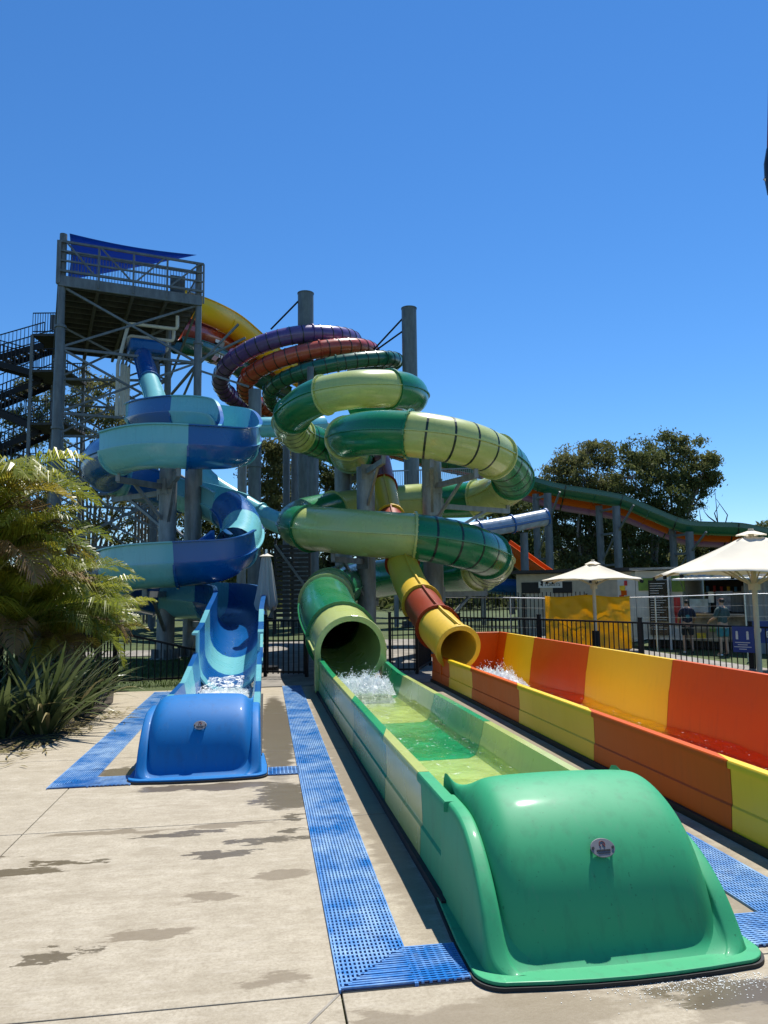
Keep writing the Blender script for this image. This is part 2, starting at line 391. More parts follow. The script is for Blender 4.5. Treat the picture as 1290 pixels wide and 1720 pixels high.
def mat_bed(r, rects):
    mb = MB()
    for x0, x1, y0, y1 in rects: mb.box(((x0+x1)/2, (y0+y1)/2, .0035), (x1-x0, y1-y0, .003))
    mb.build('backing', MATD, r)
    for x0, x1, y0, y1 in rects: 
        for xe in (x0-.004, x1+.004): MB().box((xe, (y0+y1)/2, .006), (.007, y1-y0+.016, .014)).build('edge_strip', MATB, r)
r = root('drainage_mat', (.465, 3.25, 0), 'long blue ribbed mat running from green slide hood back past its left wall', 'mat', 'blue drainage mats')
mat_bed(r, [(.31, .62, 3.25, 13.6)])
mat_strip(r, .31, .62, 3.25, 13.6, 'y', cutA=lambda x: 3.25+(x-.31)*1.03)
r = root('drainage_mat', (.78, 3.4, 0), 'short blue mat joining green hood to the long mat at a mitred corner', 'mat', 'blue drainage mats')
mat_bed(r, [(.62, .96, 3.25, 3.57)])
mat_strip(r, .635, .96, 3.25, 3.57, 'x', cutA=lambda y: .315+(y-3.25)*.97)
r = root('drainage_mat', (-1.62, 6.9, 0), 'faded blue ribbed mat lying left of the blue slide', 'mat', 'blue drainage mats')
mat_bed(r, [(-1.79, -1.47, 6.93, 13.3)]); mat_strip(r, -1.79, -1.47, 6.93, 13.3, 'y', cutA=lambda x: 6.93+(x+1.79)*1.03)
r = root('drainage_mat', (-1.3, 7.1, 0), 'short blue mat left of the blue hood meeting the faded mat', 'mat', 'blue drainage mats')
mat_bed(r, [(-1.47, -1.13, 6.93, 7.25)]); mat_strip(r, -1.455, -1.13, 6.93, 7.25, 'x', cutA=lambda y: -1.785+(y-6.93)*.97)
r = root('drainage_mat', (.16, 7.2, 0), 'small blue mat bridging blue hood and the long mat', 'mat', 'blue drainage mats')
mat_bed(r, [(.02, .30, 7.03, 7.32)]); mat_strip(r, .02, .30, 7.03, 7.32, 'y', pitch=.034)
r = root('drainage_mat', (2.6, 4.5, 0), 'long blue ribbed mat between green hood and orange slide', 'mat', 'blue drainage mats')
mat_bed(r, [(2.42, 2.74, 3.3, 5.15)]); mat_strip(r, 2.42, 2.74, 3.3, 5.15, 'y', cutA=lambda x: 3.3+(2.74-x)*1.03)
r = root('drainage_mat', (2.3, 3.4, 0), 'short blue mat at the right foot of the green hood', 'mat', 'blue drainage mats')
mat_bed(r, [(2.14, 2.42, 3.3, 3.62)]); mat_strip(r, 2.14, 2.42, 3.3, 3.62, 'x', cutB=lambda y: 2.735-(y-3.3)*.97)
# ================================================================== SLIDES
def water_mat(name, foam, tint, bscale=7, bstr=.28):
    m, n, b = nodes(name); out = n.nodes['Material Output']; P = pos(n, (1, .8, 1))
    gl = N(n, 'ShaderNodeBsdfGlossy', Roughness=.06); tr = N(n, 'ShaderNodeBsdfTransparent', Color=tint+(1,))
    fr = N(n, 'ShaderNodeFresnel', IOR=1.33); t = tex(n, P, bscale, 5, .6, .4)
    bp = N(n, 'ShaderNodeBump', Strength=bstr, Distance=.06); n.links.new(t, bp.inputs['Height'])
    n.links.new(bp.outputs[0], gl.inputs['Normal']); n.links.new(bp.outputs[0], fr.inputs['Normal'])
    mx = n.nodes.new('ShaderNodeMixShader'); n.links.new(fr.outputs[0], mx.inputs[0]); n.links.new(tr.outputs[0], mx.inputs[1]); n.links.new(gl.outputs[0], mx.inputs[2])
    b.inputs['Base Color'].default_value = (.82, .86, .86, 1); b.inputs['Roughness'].default_value = .6; b.inputs['Alpha'].default_value = 1
    n.links.new(bp.outputs[0], b.inputs['Normal'])
    f = ramp(n, tex(n, pos(n, (1, .6, 1)), 16, 6, .75, .8), [(foam, 0), (foam+.12, .85)])
    m2 = n.nodes.new('ShaderNodeMixShader'); n.links.new(f, m2.inputs[0]); n.links.new(mx.outputs[0], m2.inputs[1]); n.links.new(b.outputs[0], m2.inputs[2])
    n.links.new(m2.outputs[0], out.inputs[0]); return m
W_GREEN = water_mat('green_flume_water', .60, (.93, .99, .95)); W_ORANGE = water_mat('orange_flume_water', .62, (.98, .97, .93)); W_BLUE = water_mat('blue_flume_water', .47, (.9, .98, 1.0), 11)  # white foam flecks also paint sparkles into the green water
m, n, b = nodes('foam'); b.inputs['Base Color'].default_value = (.86, .89, .88, 1); b.inputs['Roughness'].default_value = .5
tr = N(n, 'ShaderNodeBsdfTranslucent', Color=(.86, .9, .9, 1)); mx = n.nodes.new('ShaderNodeMixShader'); mx.inputs[0].default_value = .4
n.links.new(b.outputs[0], mx.inputs[1]); n.links.new(tr.outputs[0], mx.inputs[2]); n.links.new(mx.outputs[0], n.nodes['Material Output'].inputs[0]); FOAM = m
BADGE = plain('badge_steel', (.20, .20, .205), .5, .3, var=.1); BADGER = plain('badge_red_print', (.16, .03, .03), .5)
BADGEK = plain('badge_dark_print', (.03, .03, .03), .5)

def runout(rt, cx, y0, y1, hl, hr, half, bounds, mats, matso, floor_z=.10, skew=0.0, tilt=.02):
    first_, last_ = bounds[0], bounds[-1]
    def off(p, y): return 0.0 if y in (first_, last_) else -skew*max(0., min(1., (-p-(half-.16))/.16))
    """straight open trough in sections; skew shifts the axis with y. Each section one moulded panel, rims and skirts included."""
    def X(y): return cx(y)
    for k in range(len(bounds)-1):
        a, e = bounds[k], bounds[k+1]; mt = mats[k]
        st = [a-.0 + (e-a)*i/6 for i in range(7)]
        def prof(y):
            L, Rr = hl(y), hr(y); c = X(y); w = half
            inn = [(-w+.045, L), (-w+.050+tilt, L*.62+.03), (-w+.060+tilt, L*.58+.03), (-w+.07+tilt*1.6, floor_z+.09), (-w+.10+tilt*1.6, floor_z+.025), (-w+.16+tilt*1.6, floor_z), (0, floor_z-.004), (w-.16-tilt*1.6, floor_z), (w-.10-tilt*1.6, floor_z+.025), (w-.07-tilt*1.6, floor_z+.09), (w-.060-tilt, Rr*.58+.03), (w-.050-tilt, Rr*.62+.03), (w-.045, Rr)]
            oR = [(w+.02, Rr), (w+.028, Rr-.012), (w+.028, Rr-.05), (w+.006, Rr-.054), (w-.002, Rr*.42), (w+.012, Rr*.40), (w+.018, .045)]
            oL = [(-w-.018, .045), (-w-.012, L*.40), (-w+.002, L*.42), (-w-.006, L-.054), (-w-.028, L-.05), (-w-.028, L-.012), (-w-.02, L)]
            k0 = (y-a)/(e-a); return [(c+p, y+off(p, a)*(1-k0)+off(p, e)*k0, z) for p, z in inn+oR+oL]
        vs = []; fs = []; nn = 0
        for y in st:
            p = prof(y); nn = len(p); vs += p
        for j in range(6):
            for i in range(nn): fs.append((j*nn+i, j*nn+(i+1) % nn, (j+1)*nn+(i+1) % nn, (j+1)*nn+i))
        if not skew: fs += [tuple(range(nn-1, -1, -1)), tuple(range(6*nn, 7*nn))]
        # leave a hairline joint between sections
        vs = [(x, y+(.003 if i < nn else (-.003 if i >= 6*nn else 0)), z) for i, (x, y, z) in enumerate(vs)]
        mb = MB().add(vs, fs); mb.build('trough_section', mt, rt, smooth=True)
    for s in (-1, 1):
        mb = MB(); ya, yb = bounds[0], bounds[-1]
        mb.bar((X(ya)+s*(half+.026), ya, .024), (X(yb)+s*(half+.026), yb, .024), .045, .047); mb.build('rubber_skirt', RUBBER, rt)

def hood(rt, c, y0, W, mat, B_scale=1.0, badge=True, right=1.0):
    """moulded end hood: low side fairings whose rims sweep to the ground, and a crowned bulge between them. y grows away from the camera."""
    Lh = .90; RIM = .53
    # --- fairing: loft of cross-sections
    st = [0, .012, .035, .07, .12, .18, .26, .35, .46, .58, .73, Lh]
    vs = []; nn = 0
    for t in st:
        u = min(1, t/.66); R_ = .03 + (RIM-.03)*(1-(1-u)**2.2)*(min(1, .25+t*5.0)); R_ = max(R_, .035)
        w = W/2-.02 + .008*(1-u)**1.5 - .08*(1-min(1, t/.08))**2.2
        lo = max(.024, min(R_-.015, R_*.72))
        p = [(-w-.012, .03), (-w-.004, R_*.5), (-w+.002, R_-.02), (-w+.012, R_), (-w+.075, R_+.002), (-w+.085, R_-.01), (-w+.095, lo), (-w+.2, lo*.8), (0, lo*.9)]
        p += [(-a, .03+(z-.03)*right) for a, z in reversed(p[:-1])]; nn = len(p); vs += [(c+a, y0+t, z) for a, z in p]
    fs = [(j*nn+i, j*nn+i+1, (j+1)*nn+i+1, (j+1)*nn+i) for j in range(len(st)-1) for i in range(nn-1)]
    fair = MB().add(vs, fs).build('side_fairing', mat, rt, smooth=True)
    s = fair.modifiers.new('sub', 'SUBSURF'); s.levels = 1; s.render_levels = 2
    # --- bulge
    prof = [(.90, .22), (.905, .42), (.875, .60), (.80, .685), (.69, .712), (.57, .70), (.44, .655), (.33, .59), (.245, .51), (.18, .415), (.135, .315), (.105, .215), (.085, .12), (.062, .065), (.01, .03)]
    P2 = [Vector((0, a, z*B_scale)) for a, z in prof]
    us = [-1, -.99, -.965, -.92, -.86, -.76, -.5, -.2, 0, .2, .5, .76, .86, .92, .965, .99, 1]
    vs = []
    for k, p in enumerate(P2):
        T = (P2[min(k+1, len(P2)-1)]-P2[max(k-1, 0)]).normalized(); nrm = Vector((0, -T.z, T.y)); 
        if nrm.z < 0 and nrm.y > 0: nrm = -nrm
        nrm = Vector((0, T.z, -T.y)) if Vector((0, T.z, -T.y)).dot(Vector((0, -.6, .8))) > 0 else Vector((0, -T.z, T.y))
        tt = k/(len(P2)-1); hw = (.475+.065*tt)*W/1.2
        for u in us:
            au = abs(u); depth = .018*au*au
            if au > .76: q = (au-.76)/.24; depth += .30*(1-math.sqrt(max(0, 1-q**2.6)))*(1-.55*max(0, (tt-.7)/.3))
            x = hw*(au if au < .86 else .86+.14*(1-(1-(au-.86)/.14)**1.6)) + .05*max(0, depth-.02)
            pt = p - nrm*depth; vs.append((c+math.copysign(x, u) if u else c, y0+pt.y, max(.02, pt.z)))
    q = len(us); fs = [(j*q+i, j*q+i+1, (j+1)*q+i+1, (j+1)*q+i) for j in range(len(P2)-1) for i in range(q-1)]
    bl = MB().add(vs, fs).build('hood', mat, rt, smooth=True); s = bl.modifiers.new('sub', 'SUBSURF'); s.levels = 1; s.render_levels = 2
    # --- base flange and its rubber
    for nm, ex, z0, z1, mt in (('base_flange', .045, .018, .034, mat), ('rubber_skirt', .054, .0, .017, RUBBER)):
        out = []
        hw = W/2+ex; yb = y0+Lh; yf = y0-ex; cr = .13
        out.append((c+hw-.03, yb)); out.append((c+hw, y0+.35))
        for k in range(9):
            a = k/8*math.pi/2; out.append((c+hw-cr+cr*math.cos(a), yf+cr-cr*math.sin(a)-.0))
        for k in range(1, 6): 
            x = (hw-cr)*(1-k/3); out.append((c+x, yf-.035*(1-(x/(hw-cr))**2)))
        for k in range(9):
            a = math.pi/2+k/8*math.pi/2; out.append((c-hw+cr+cr*math.cos(a), yf+cr-cr*math.sin(a)))
        out.append((c-hw, y0+.35)); out.append((c-hw+.03, yb))
        k = len(out); mb = MB().add([(x, y, z0) for x, y in out]+[(x, y, z1) for x, y in out], [tuple(range(k)), tuple(range(2*k-1, k-1, -1))]+[(i, (i+1) % k, k+(i+1) % k, k+i) for i in range(k)])
        mb.build(nm, mt, rt, bevel=.005 if mt is mat else 0)
    if badge:
        # oval maker's plate on the front face, on two screws
        pc = Vector((c+.0, y0+.208, .462*B_scale)); Tn = Vector((0, -.82, .57)).normalized(); S = Vector((1, 0, 0)); U = S.cross(-Tn)*-1
        U = Tn.cross(S).normalized(); 
        if U.z < 0: U = -U
        def ov(r1, r2, off, th, cx=0, cy=0, nn=28):
            vs = []
            for zz in (off, off+th):
                for i in range(nn):
                    a = 2*math.pi*i/nn; vs.append(pc+S*(cx+r1*math.cos(a))+U*(cy+r2*math.sin(a))+Tn*zz)
            return vs, [(i, (i+1) % nn, nn+(i+1) % nn, nn+i) for i in range(nn)]+[tuple(range(nn)), tuple(range(nn, 2*nn))]
        bd = MB().add(*ov(.058, .042, .012, .006)).build('badge', BADGE, rt, bevel=.002)
        for sx in (-.047, .047): MB().add(*ov(.006, .006, -.01, .033, sx, 0, 10)).build('screw', BADGEK, bd)
        lg = MB()
        for k in range(14):   # curled ring emblem
            a0, a1 = R(-60+k*21), R(-60+(k+1)*21); f = lambda a: pc+S*(.013*math.cos(a))+U*(.016+.013*math.sin(a))+Tn*.0195
            lg.bar(f(a0), f(a1), .0035, .002)
        lg.bar(pc+S*.002+U*.018+Tn*.0195, pc+S*.012+U*.005+Tn*.0195, .004, .002)
        lg.build('emblem', BADGER, bd)
        tx = MB()
        for k in range(11): tx.box(pc+S*(-.03+k*.006)+U*-.012+Tn*.0195, (.0045, .002, .008), M=Matrix((S, Tn, U)).transposed())
        for k in range(16): tx.box(pc+S*(-.026+k*.0035)+U*-.023+Tn*.0195, (.0024, .002, .003), M=Matrix((S, Tn, U)).transposed())
        tx.build('lettering', BADGEK, bd)
    return bl
def water_sheet(name, cx, y0, y1, half, zf, mat, label, amp=.014, dx=.045):
    nx_ = int(2*half/dx)+1; ny = int((y1-y0)/(dx*1.4))+1; vs = []
    for j in range(ny):
        y = y0+(y1-y0)*j/(ny-1)
        for i in range(nx_):
            u = -1+2*i/(nx_-1); x = cx(y)+half*u
            z = zf(y)+amp*(noise.noise(Vector((x*3.1, y*2.1, 3)))*1.2+.7*noise.noise(Vector((x*8, y*6, 1))))
            vs.append((x, y, z))
    o = MB().add(vs, [(j*nx_+i, j*nx_+i+1, (j+1)*nx_+i+1, (j+1)*nx_+i) for j in range(ny-1) for i in range(nx_-1)]).build(name, mat, smooth=True)
    if sum(p.normal.z for p in o.data.polygons) < 0: o.data.flip_normals()
    o['kind'] = 'structure'; o['label'] = label; return o
_ico = None
def splash(name, c, sx, sy, sz, nb, label, seed=1, lean=0.0):
    """churned white water: a lumpy body with a ragged crest of flying drops"""
    rg = np.random.default_rng(seed); V, Fc = [], []
    bm = bmesh.new(); bmesh.ops.create_icosphere(bm, subdivisions=1, radius=1); iv = [v.co.copy() for v in bm.verts]; if_ = [tuple(v.index for v in f.verts) for f in bm.faces]; bm.free()
    gx_, gy_ = 44, 40
    for j in range(gy_+1):
        for i in range(gx_+1):
            u, v = -1+2*i/gx_, -1+2*j/gy_; h = max(0, 1-.3*u*u-.8*abs(v)**1.6)
            q = noise.fractal(Vector((u*5, v*5*sy/sx, seed)), 1.0, 2.0, 5); edge = min(1, 5*(1-abs(u)))*min(1, 4*(1-abs(v)))
            V.append(Vector((c[0]+sx*u, c[1]+sy*v, c[2]-.10+edge*(.09+sz*h*max(0, .40+.42*q)))))
    Fc += [(j*(gx_+1)+i, j*(gx_+1)+i+1, (j+1)*(gx_+1)+i+1, (j+1)*(gx_+1)+i) for j in range(gy_) for i in range(gx_)]
    for k in range(nb):
        u, v = rg.uniform(-1, 1), rg.uniform(-1, 1); h = max(0, 1-.3*u*u-.8*abs(v)**1.6)
        crest = max(.1, .55+.6*noise.noise(Vector((u*4, v*3, seed)))+.35*noise.noise(Vector((u*11, v*9, seed))))
        z = sz*h*crest*rg.uniform(0, 1)**.7; r = rg.uniform(.0025, .007)*(2.0 if rg.random() < .06 else 1)
        if rg.random() < .12: z = sz*rg.uniform(.7, 1.5)*h*crest; r = rg.uniform(.003, .006)
        ctr = Vector((c[0]+sx*u, c[1]+sy*v+lean*z, c[2]+z)); st = Vector((rg.uniform(.8, 1.2), rg.uniform(.8, 1.2), rg.uniform(.8, 1.4)))
        k0 = len(V); V += [ctr+Vector((p.x*st.x, p.y*st.y, p.z*st.z))*r for p in iv]; Fc += [tuple(i+k0 for i in f) for f in if_]
    o = MB().add(V, Fc).build(name, FOAM, smooth=True); o['kind'] = 'stuff'; o['label'] = label; o['category'] = 'water'; return o

# ---------------- tube slides
def tube_slide(rt, pts, r, cols, seclen, band_secs=(), phase=0.0, flange=True, seam='side', bandstep=.5, flmat=None, n=28, ring_step=None, ringmat=None, bounds=None):
    P = catmull(pts, .18); F = frames(P); m_ = len(F); per = max(2, int(round(seclen/.18))); i = 0; k = 0
    first = max(2, int(round(per*(1-phase)))) if phase else per
    while i < m_-1:
        if bounds: j = min(m_-1, int(round(bounds[k]/.18))) if k < len(bounds) else m_-1
        else:
            j = min(m_-1, i+(first if k == 0 else per))
            if m_-1-j < per*.3: j = m_-1
        mt = cols[k % len(cols)]; mb = MB(); sweep(mb, F[i:j+1], circ(r, n), caps=False)
        if seam == 'side':
            for s in (-1, 1):
                e = r+.045; sweep(mb, F[i:j+1], [(s*(r-.01), .018), (s*e, .014), (s*e, -.014), (s*(r-.01), -.018)])
        elif seam == 'top':
            sweep(mb, F[i:j+1], [(-.02, r-.01), (.02, r-.01), (.016, r+.05), (-.016, r+.05)])
        sec = mb.build('tube_section', mt, rt, smooth=True)
        if k in band_secs:
            stp = max(1, int(round(bandstep/.18*2))/2); q = i+stp*.8
            while q < j-1:
                a = int(q); f = q-a; p = F[a][0].lerp(F[a+1][0], f); fr = (p, F[a][1], F[a][2], F[a][3])
                mbb = MB(); ring(mbb, fr, r-.012, r+.006, .055, n); mbb.build('stripe_band', BAND, sec, smooth=False); q += stp
        if ring_step:
            q = i
            mbb = MB()
            while q < j: ring(mbb, F[q], r-.01, r+.022, .035, 18); q += ring_step
            mbb.build('rib_rings', ringmat or BAND, sec)
        if flange and j < m_-1:
            mb = MB(); ring(mb, F[j], r-.01, r+.062, .05, n, bolts=22); mb.build('flange', flmat or mt, rt)
        i = j; k += 1
    return F
def uprof(r, top, t=.03, rim=.06, ridge=.05):
    q = 12; inn = [(-r, top)]+[(-r*math.cos(math.pi*i/q), -r*math.sin(math.pi*i/q)) for i in range(q+1)]+[(r, top)]
    R2 = r+t
    out = [(R2+rim, top), (R2+rim, top-.03), (R2, top-.035), (R2, .02), (R2+ridge, .015), (R2+ridge, -.015)]
    out += [(R2*math.cos(math.pi*i/q), -R2*math.sin(math.pi*i/q)) for i in range(1, q)]
    out += [(-R2-ridge, -.015), (-R2-ridge, .015), (-R2, .02), (-R2, top-.035), (-R2-rim, top-.03), (-R2-rim, top)]
    return inn+out
def flume(rt, pts, r, top, cols, seclen, name='flume_section', phase=0.0, flange=True, bounds=None, closed=()):
    P = catmull(pts, .18); F = frames(P); m_ = len(F); per = max(2, int(round(seclen/.18))); i = 0; k = 0; pr = uprof(r, top)
    R3 = r+.035; cp = [(R3*math.cos(2*math.pi*q/28), R3*math.sin(2*math.pi*q/28)+(.04 if q < 14 else 0)) for q in range(28)]   # enclosed sections
    first = max(2, int(round(per*(1-phase)))) if phase else per
    while i < m_-1:
        if bounds: j = min(m_-1, int(round(bounds[k]/.18))) if k < len(bounds) else m_-1
        else:
            j = min(m_-1, i+(first if k == 0 else per))
            if m_-1-j < per*.3: j = m_-1
        mb = MB()
        if k in closed:
            sweep(mb, F[i:j+1], cp, caps=False)
            for s in (-1, 1): sweep(mb, F[i:j+1], [(s*(R3-.01), .018), (s*(R3+.05), .014), (s*(R3+.05), -.014), (s*(R3-.01), -.018)])
        else: sweep(mb, F[i:j+1], pr)
        mb.build(name, cols[k % len(cols)], rt, smooth=True)
        if flange and j < m_-1:   # bolted joint following the outside of the U
            mb = MB(); fr = F[j]; p, T, S, U = fr; pl = []
            for q in range(13): a = math.pi*q/12; pl.append(p+S*(-(r+.05)*math.cos(a))+U*(-(r+.05)*math.sin(a)))
            for a, b_ in zip(pl, pl[1:]): mb.bar(a, b_, .045, .05)
            mb.build('joint_flange', cols[k % len(cols)], rt)
        i = j; k += 1
    return F

# ---- GREEN SLIDE
gx = lambda y: 1.425+(12.4-y)*.008
rt = root('green_tube_slide', (1.5, 8, 0), 'green and lime enclosed spiral water slide with rounded green end hood', 'water slide')
gp = [at(600, 676, 27.5), at(650, 680, 26.6), at(690, 668, 24.6), at(672, 655, 22.9), at(600, 654, 22.0), at(535, 667, 22.4), at(490, 700, 24.0), at(497, 728, 26.0), at(556, 751, 27.6), at(588, 764, 26.4), at(597, 768, 24.6), at(588, 760, 22.7), at(581, 742, 21.2), at(592, 732, 19.8), at(640, 727, 18.8), at(720, 733, 18.4), at(800, 751, 18.9), at(852, 783, 20.3), at(855, 815, 22.4), at(800, 838, 24), at(700, 842, 24.6), at(590, 853, 24), at(515, 868, 22.2), at(504, 884, 20.2), at(560, 891, 18.9), at(640, 898, 18.3), at(720, 905, 18.3), at(790, 920, 18.9), at(828, 943, 20.6), at(790, 962, 23), at(700, 965, 24), at(612, 976, 22.6), at(566, 988, 19.8), at(549, 1006, 17.4), at(557, 1042, 14.6), Vector((1.37, 12.45, .68))]
GF = tube_slide(rt, gp, .565, [GREEN, LIME], 3.0, band_secs=(3, 4, 9, 10, 16, 17), bounds=[5.9, 8.1, 10.0, 12.6, 15.2, 17.2, 19.4, 22.0, 24.7, 27.4, 29.7, 32.3, 34.0, 37.2, 41.6, 44.6, 47.4, 50, 59, 60.7, 64.3])
mb = MB(); ring(mb, GF[-1], .49, .585, .11, 40); mb.build('mouth_collar', LIME, rt, bevel=.01)
mb = MB(); sweep(mb, GF[-12:], circ(.50, 32), caps=False); mb.build('mouth_lining', LIME, rt, smooth=True)
gb = [4.62, 6.9, 8.9, 10.9, 12.5]
runout(rt, gx, 0, 0, lambda y: .53+max(0, y-11.3)*.03, lambda y: .42+max(0, y-11.3)*.05, .555, gb, [LIME, TROUGHG, LIME, TROUGHG], None, skew=1.05)
runout(rt, gx, 0, 0, lambda y: .53, lambda y: .42, .555, [3.95, 4.62], [HOODG], None)
for s in (-1, 1): MB().box((gx(12.5)-.04+s*.545, 12.60, .40), (.08, .26, .78)).build('mouth_cheek', LIME, rt, bevel=.02)
hood(rt, 1.505, 3.18, 1.20, HOODG, B_scale=.95, right=.80)
water_sheet('water', gx, 3.9, 12.3, .475, lambda y: .205+.02*math.sin(y*2.2), W_GREEN, 'clear shallow water in the green slide trough')
splash('white_water', (1.41, 11.15, .20), .38, .62, .34, 13000, 'white splash at the green tube mouth', 3, -.1)
# ---- ORANGE AND YELLOW SLIDE
rt = root('orange_slide', (3.5, 8, 0), 'orange and yellow panelled run-out trough fed by a yellow and brown tube', 'water slide')
yp = [at(628, 735, 29), at(637, 772, 25.8), at(646, 825, 22.8), at(655, 868, 21.2), at(668, 920, 19.2), at(684, 970, 17.6), at(710, 1017, 15.6), at(741, 1060, 13.9), Vector((3.24, 12.78, .66))]
YF = tube_slide(rt, yp, .365, [BROWN, YTUBE], 2.75, seam='top', bounds=[6.4, 8.9, 11.8, 14.7, 16.4])
mb = MB(); ring(mb, YF[-1], .32, .405, .10, 36); mb.build('mouth_collar', YTUBE, rt, bevel=.01)
mb = MB(); sweep(mb, YF[-10:], circ(.325, 28), caps=False); mb.build('mouth_lining', YTUBE, rt, smooth=True)
ox = lambda y: 3.65
ob = [2.4, 3.4, 5.5, 7.6, 9.7, 11.8, 13.2, 13.7]
runout(rt, ox, 0, 0, lambda y: .49, lambda y: .86, .65, ob, [YELLOW, YELLOW, ORANGE, YELLOW, ORANGE, YELLOW, ORANGE], None, tilt=.05, skew=.8)
MB().box((3.98, 13.72, .46), (.62, .07, .80), rz=.0).build('end_wall', ORANGE, rt, bevel=.02); MB().box((3.03, 13.0, .27), (.10, .12, .42)).build('mouth_cheek', ORANGE, rt, bevel=.02)
water_sheet('water', ox, 2.5, 13.3, .55, lambda y: .20+.018*math.sin(y*2.0+1), W_ORANGE, 'clear shallow water in the orange slide trough')
splash('white_water', (3.5, 11.7, .2), .38, .7, .30, 7000, 'white splash below the yellow tube mouth', 9, -.1)
# ---- BLUE SLIDE
rt = root('blue_spiral_slide', (-.57, 10, 0), 'blue and aqua open spiral water slide with rounded blue end hood', 'water slide')
bt = [at(240, 598, 31), at(250, 635, 29), at(262, 680, 26.5), at(249, 700, 24.7)]
tube_slide(rt, bt, .36, [BLUE, AQUA], 3.0, n=20, bounds=[3.0])
bp = [at(249, 700, 24.7), at(238, 705, 23.8), at(262, 700, 22.6), at(320, 697, 21.8), at(380, 706, 21.4), at(404, 732, 20.2), at(392, 752, 18.6), at(340, 754, 17.7), at(260, 752, 17.5), at(195, 764, 18.2), at(170, 785, 19.8), at(200, 806, 21.2), at(270, 822, 21.6), at(345, 842, 21.0), at(393, 864, 20.0), at(407, 895, 18.9), at(393, 925, 17.7), at(362, 941, 17.0), at(310, 947, 16.6), at(235, 953, 16.7), at(192, 967, 17.9), at(215, 988, 19.2), at(270, 1003, 19.8), at(335, 1009, 19.4), at(386, 1015, 18.2), at(402, 1028, 16.6), Vector((-.57, 15.0, .86)), Vector((-.57, 13.5, .63)), Vector((-.57, 12.3, .545))]
BF = flume(rt, bp, .46, .47, [AQUA, BLUE], 2.15, closed=(7, 11, 12), bounds=[1.35, 3.65, 5.65, 7.55, 8.05, 9.85, 11.95, 14.75, 15.55, 17.25, 19.25, 20.75, 22.05, 23.95, 25.65, 28.65, 30.35, 35.05, 36.35, 37.35])
bb = [8.1, 9.2, 10.3, 11.4, 12.36]
runout(rt, lambda y: -.57, 0, 0, lambda y: .47+max(0, y-10.5)*.13, lambda y: .47+max(0, y-10.5)*.13, .50, bb, [AQUA, BLUE, AQUA, BLUE], None, floor_z=.085)
runout(rt, lambda y: -.57, 0, 0, lambda y: .47, lambda y: .47, .50, [7.74, 8.1], [HOODB], None, floor_z=.085)
hood(rt, -.57, 6.98, 1.10, HOODB, B_scale=.93)
water_sheet('water', lambda y: -.57, 7.7, 13.0, .40, lambda y: .17+max(0, y-12.0)*.1, W_BLUE, 'foaming shallow water in the blue slide trough', .03)
splash('white_water', (-.57, 10.6, .17), .36, 1.5, .10, 4500, 'churned white water along the blue trough', 21)

# white drops painting in the sparkle of water flung onto the paving
rg = np.random.default_rng(77); dm = MB(); bm = bmesh.new(); bmesh.ops.create_icosphere(bm, subdivisions=1, radius=1); iv = [v.co.copy() for v in bm.verts]; if_ = [tuple(v.index for v in f.verts) for f in bm.faces]; bm.free()
for k in range(700):
    x = rg.normal(1.8, .22); y = 3.10-abs(rg.normal(0, .07)); r = rg.uniform(.0008, .0026); dm.add([(x+p.x*r*1.4, y+p.y*r*1.4, .002+abs(p.z)*r*.5) for p in iv], if_)
o = dm.build('sparkle_drops', FOAM, smooth=True); o['kind'] = 'stuff'; tag(o, 'splashed drops coloured white as sparkle on the wet paving before the green hood', 'water')
# ---- BACKGROUND SLIDES
rt = root('aqua_tube_slide', at(420, 1000, 30).xy.to_3d(), 'aqua and blue tube dropping behind the blue spiral to the green spiral', 'water slide')
tube_slide(rt, [at(540, 714, 31), at(470, 717, 29.5), at(410, 721, 29.3), at(362, 742, 30.2), at(330, 772, 30.6), at(345, 803, 30), at(400, 841, 29.5), at(452, 871, 29), at(520, 895, 28.5), at(600, 905, 28)], .40, [AQUA, AQUA, AQUA, BLUE], 3.6, seam='side', n=20, bounds=[5, 10.5, 13.5, 17])
rt = root('white_blue_tube_slide', at(870, 1000, 33).xy.to_3d(), 'pale tube with blue collars sticking out right of the green spiral', 'water slide')
tube_slide(rt, [at(690, 906, 31), at(780, 893, 32), at(850, 882, 32.6), at(917, 869, 33)], .36, [plain('pale_grey_gelcoat', (.34, .40, .46), .25)], 1.55, flmat=BLUE, n=20)
mb = MB(); F_ = frames(catmull([at(690, 906, 31), at(780, 893, 32), at(850, 882, 32.6), at(917, 869, 33)], .18)); ring(mb, F_[-1], .26, .41, .08, 20); mb.build('end_collar', BLUE, rt)
mb = MB()
for s in (-1, 1): sweep(mb, F_, [(s*.35, .04), (s*.385, .03), (s*.385, -.10), (s*.35, -.12)])
mb.build('side_stripe', BLUE, rt)
rt = root('orange_flume', at(900, 1000, 35).xy.to_3d(), 'short orange flume sloping down behind the white umbrella', 'water slide')
flume(rt, [at(845, 915, 36), at(880, 940, 35.5), at(915, 965, 35), at(950, 985, 34.5)], .5, .3, [ORANGE], 3, flange=False)
rt = root('far_blue_flume', at(880, 1000, 33).xy.to_3d(), 'low blue flume behind the lowest green loop', 'water slide')
flume(rt, [at(790, 975, 33), at(850, 983, 33), at(905, 988, 33.5), at(950, 992, 34)], .42, .25, [BLUE], 2.0)
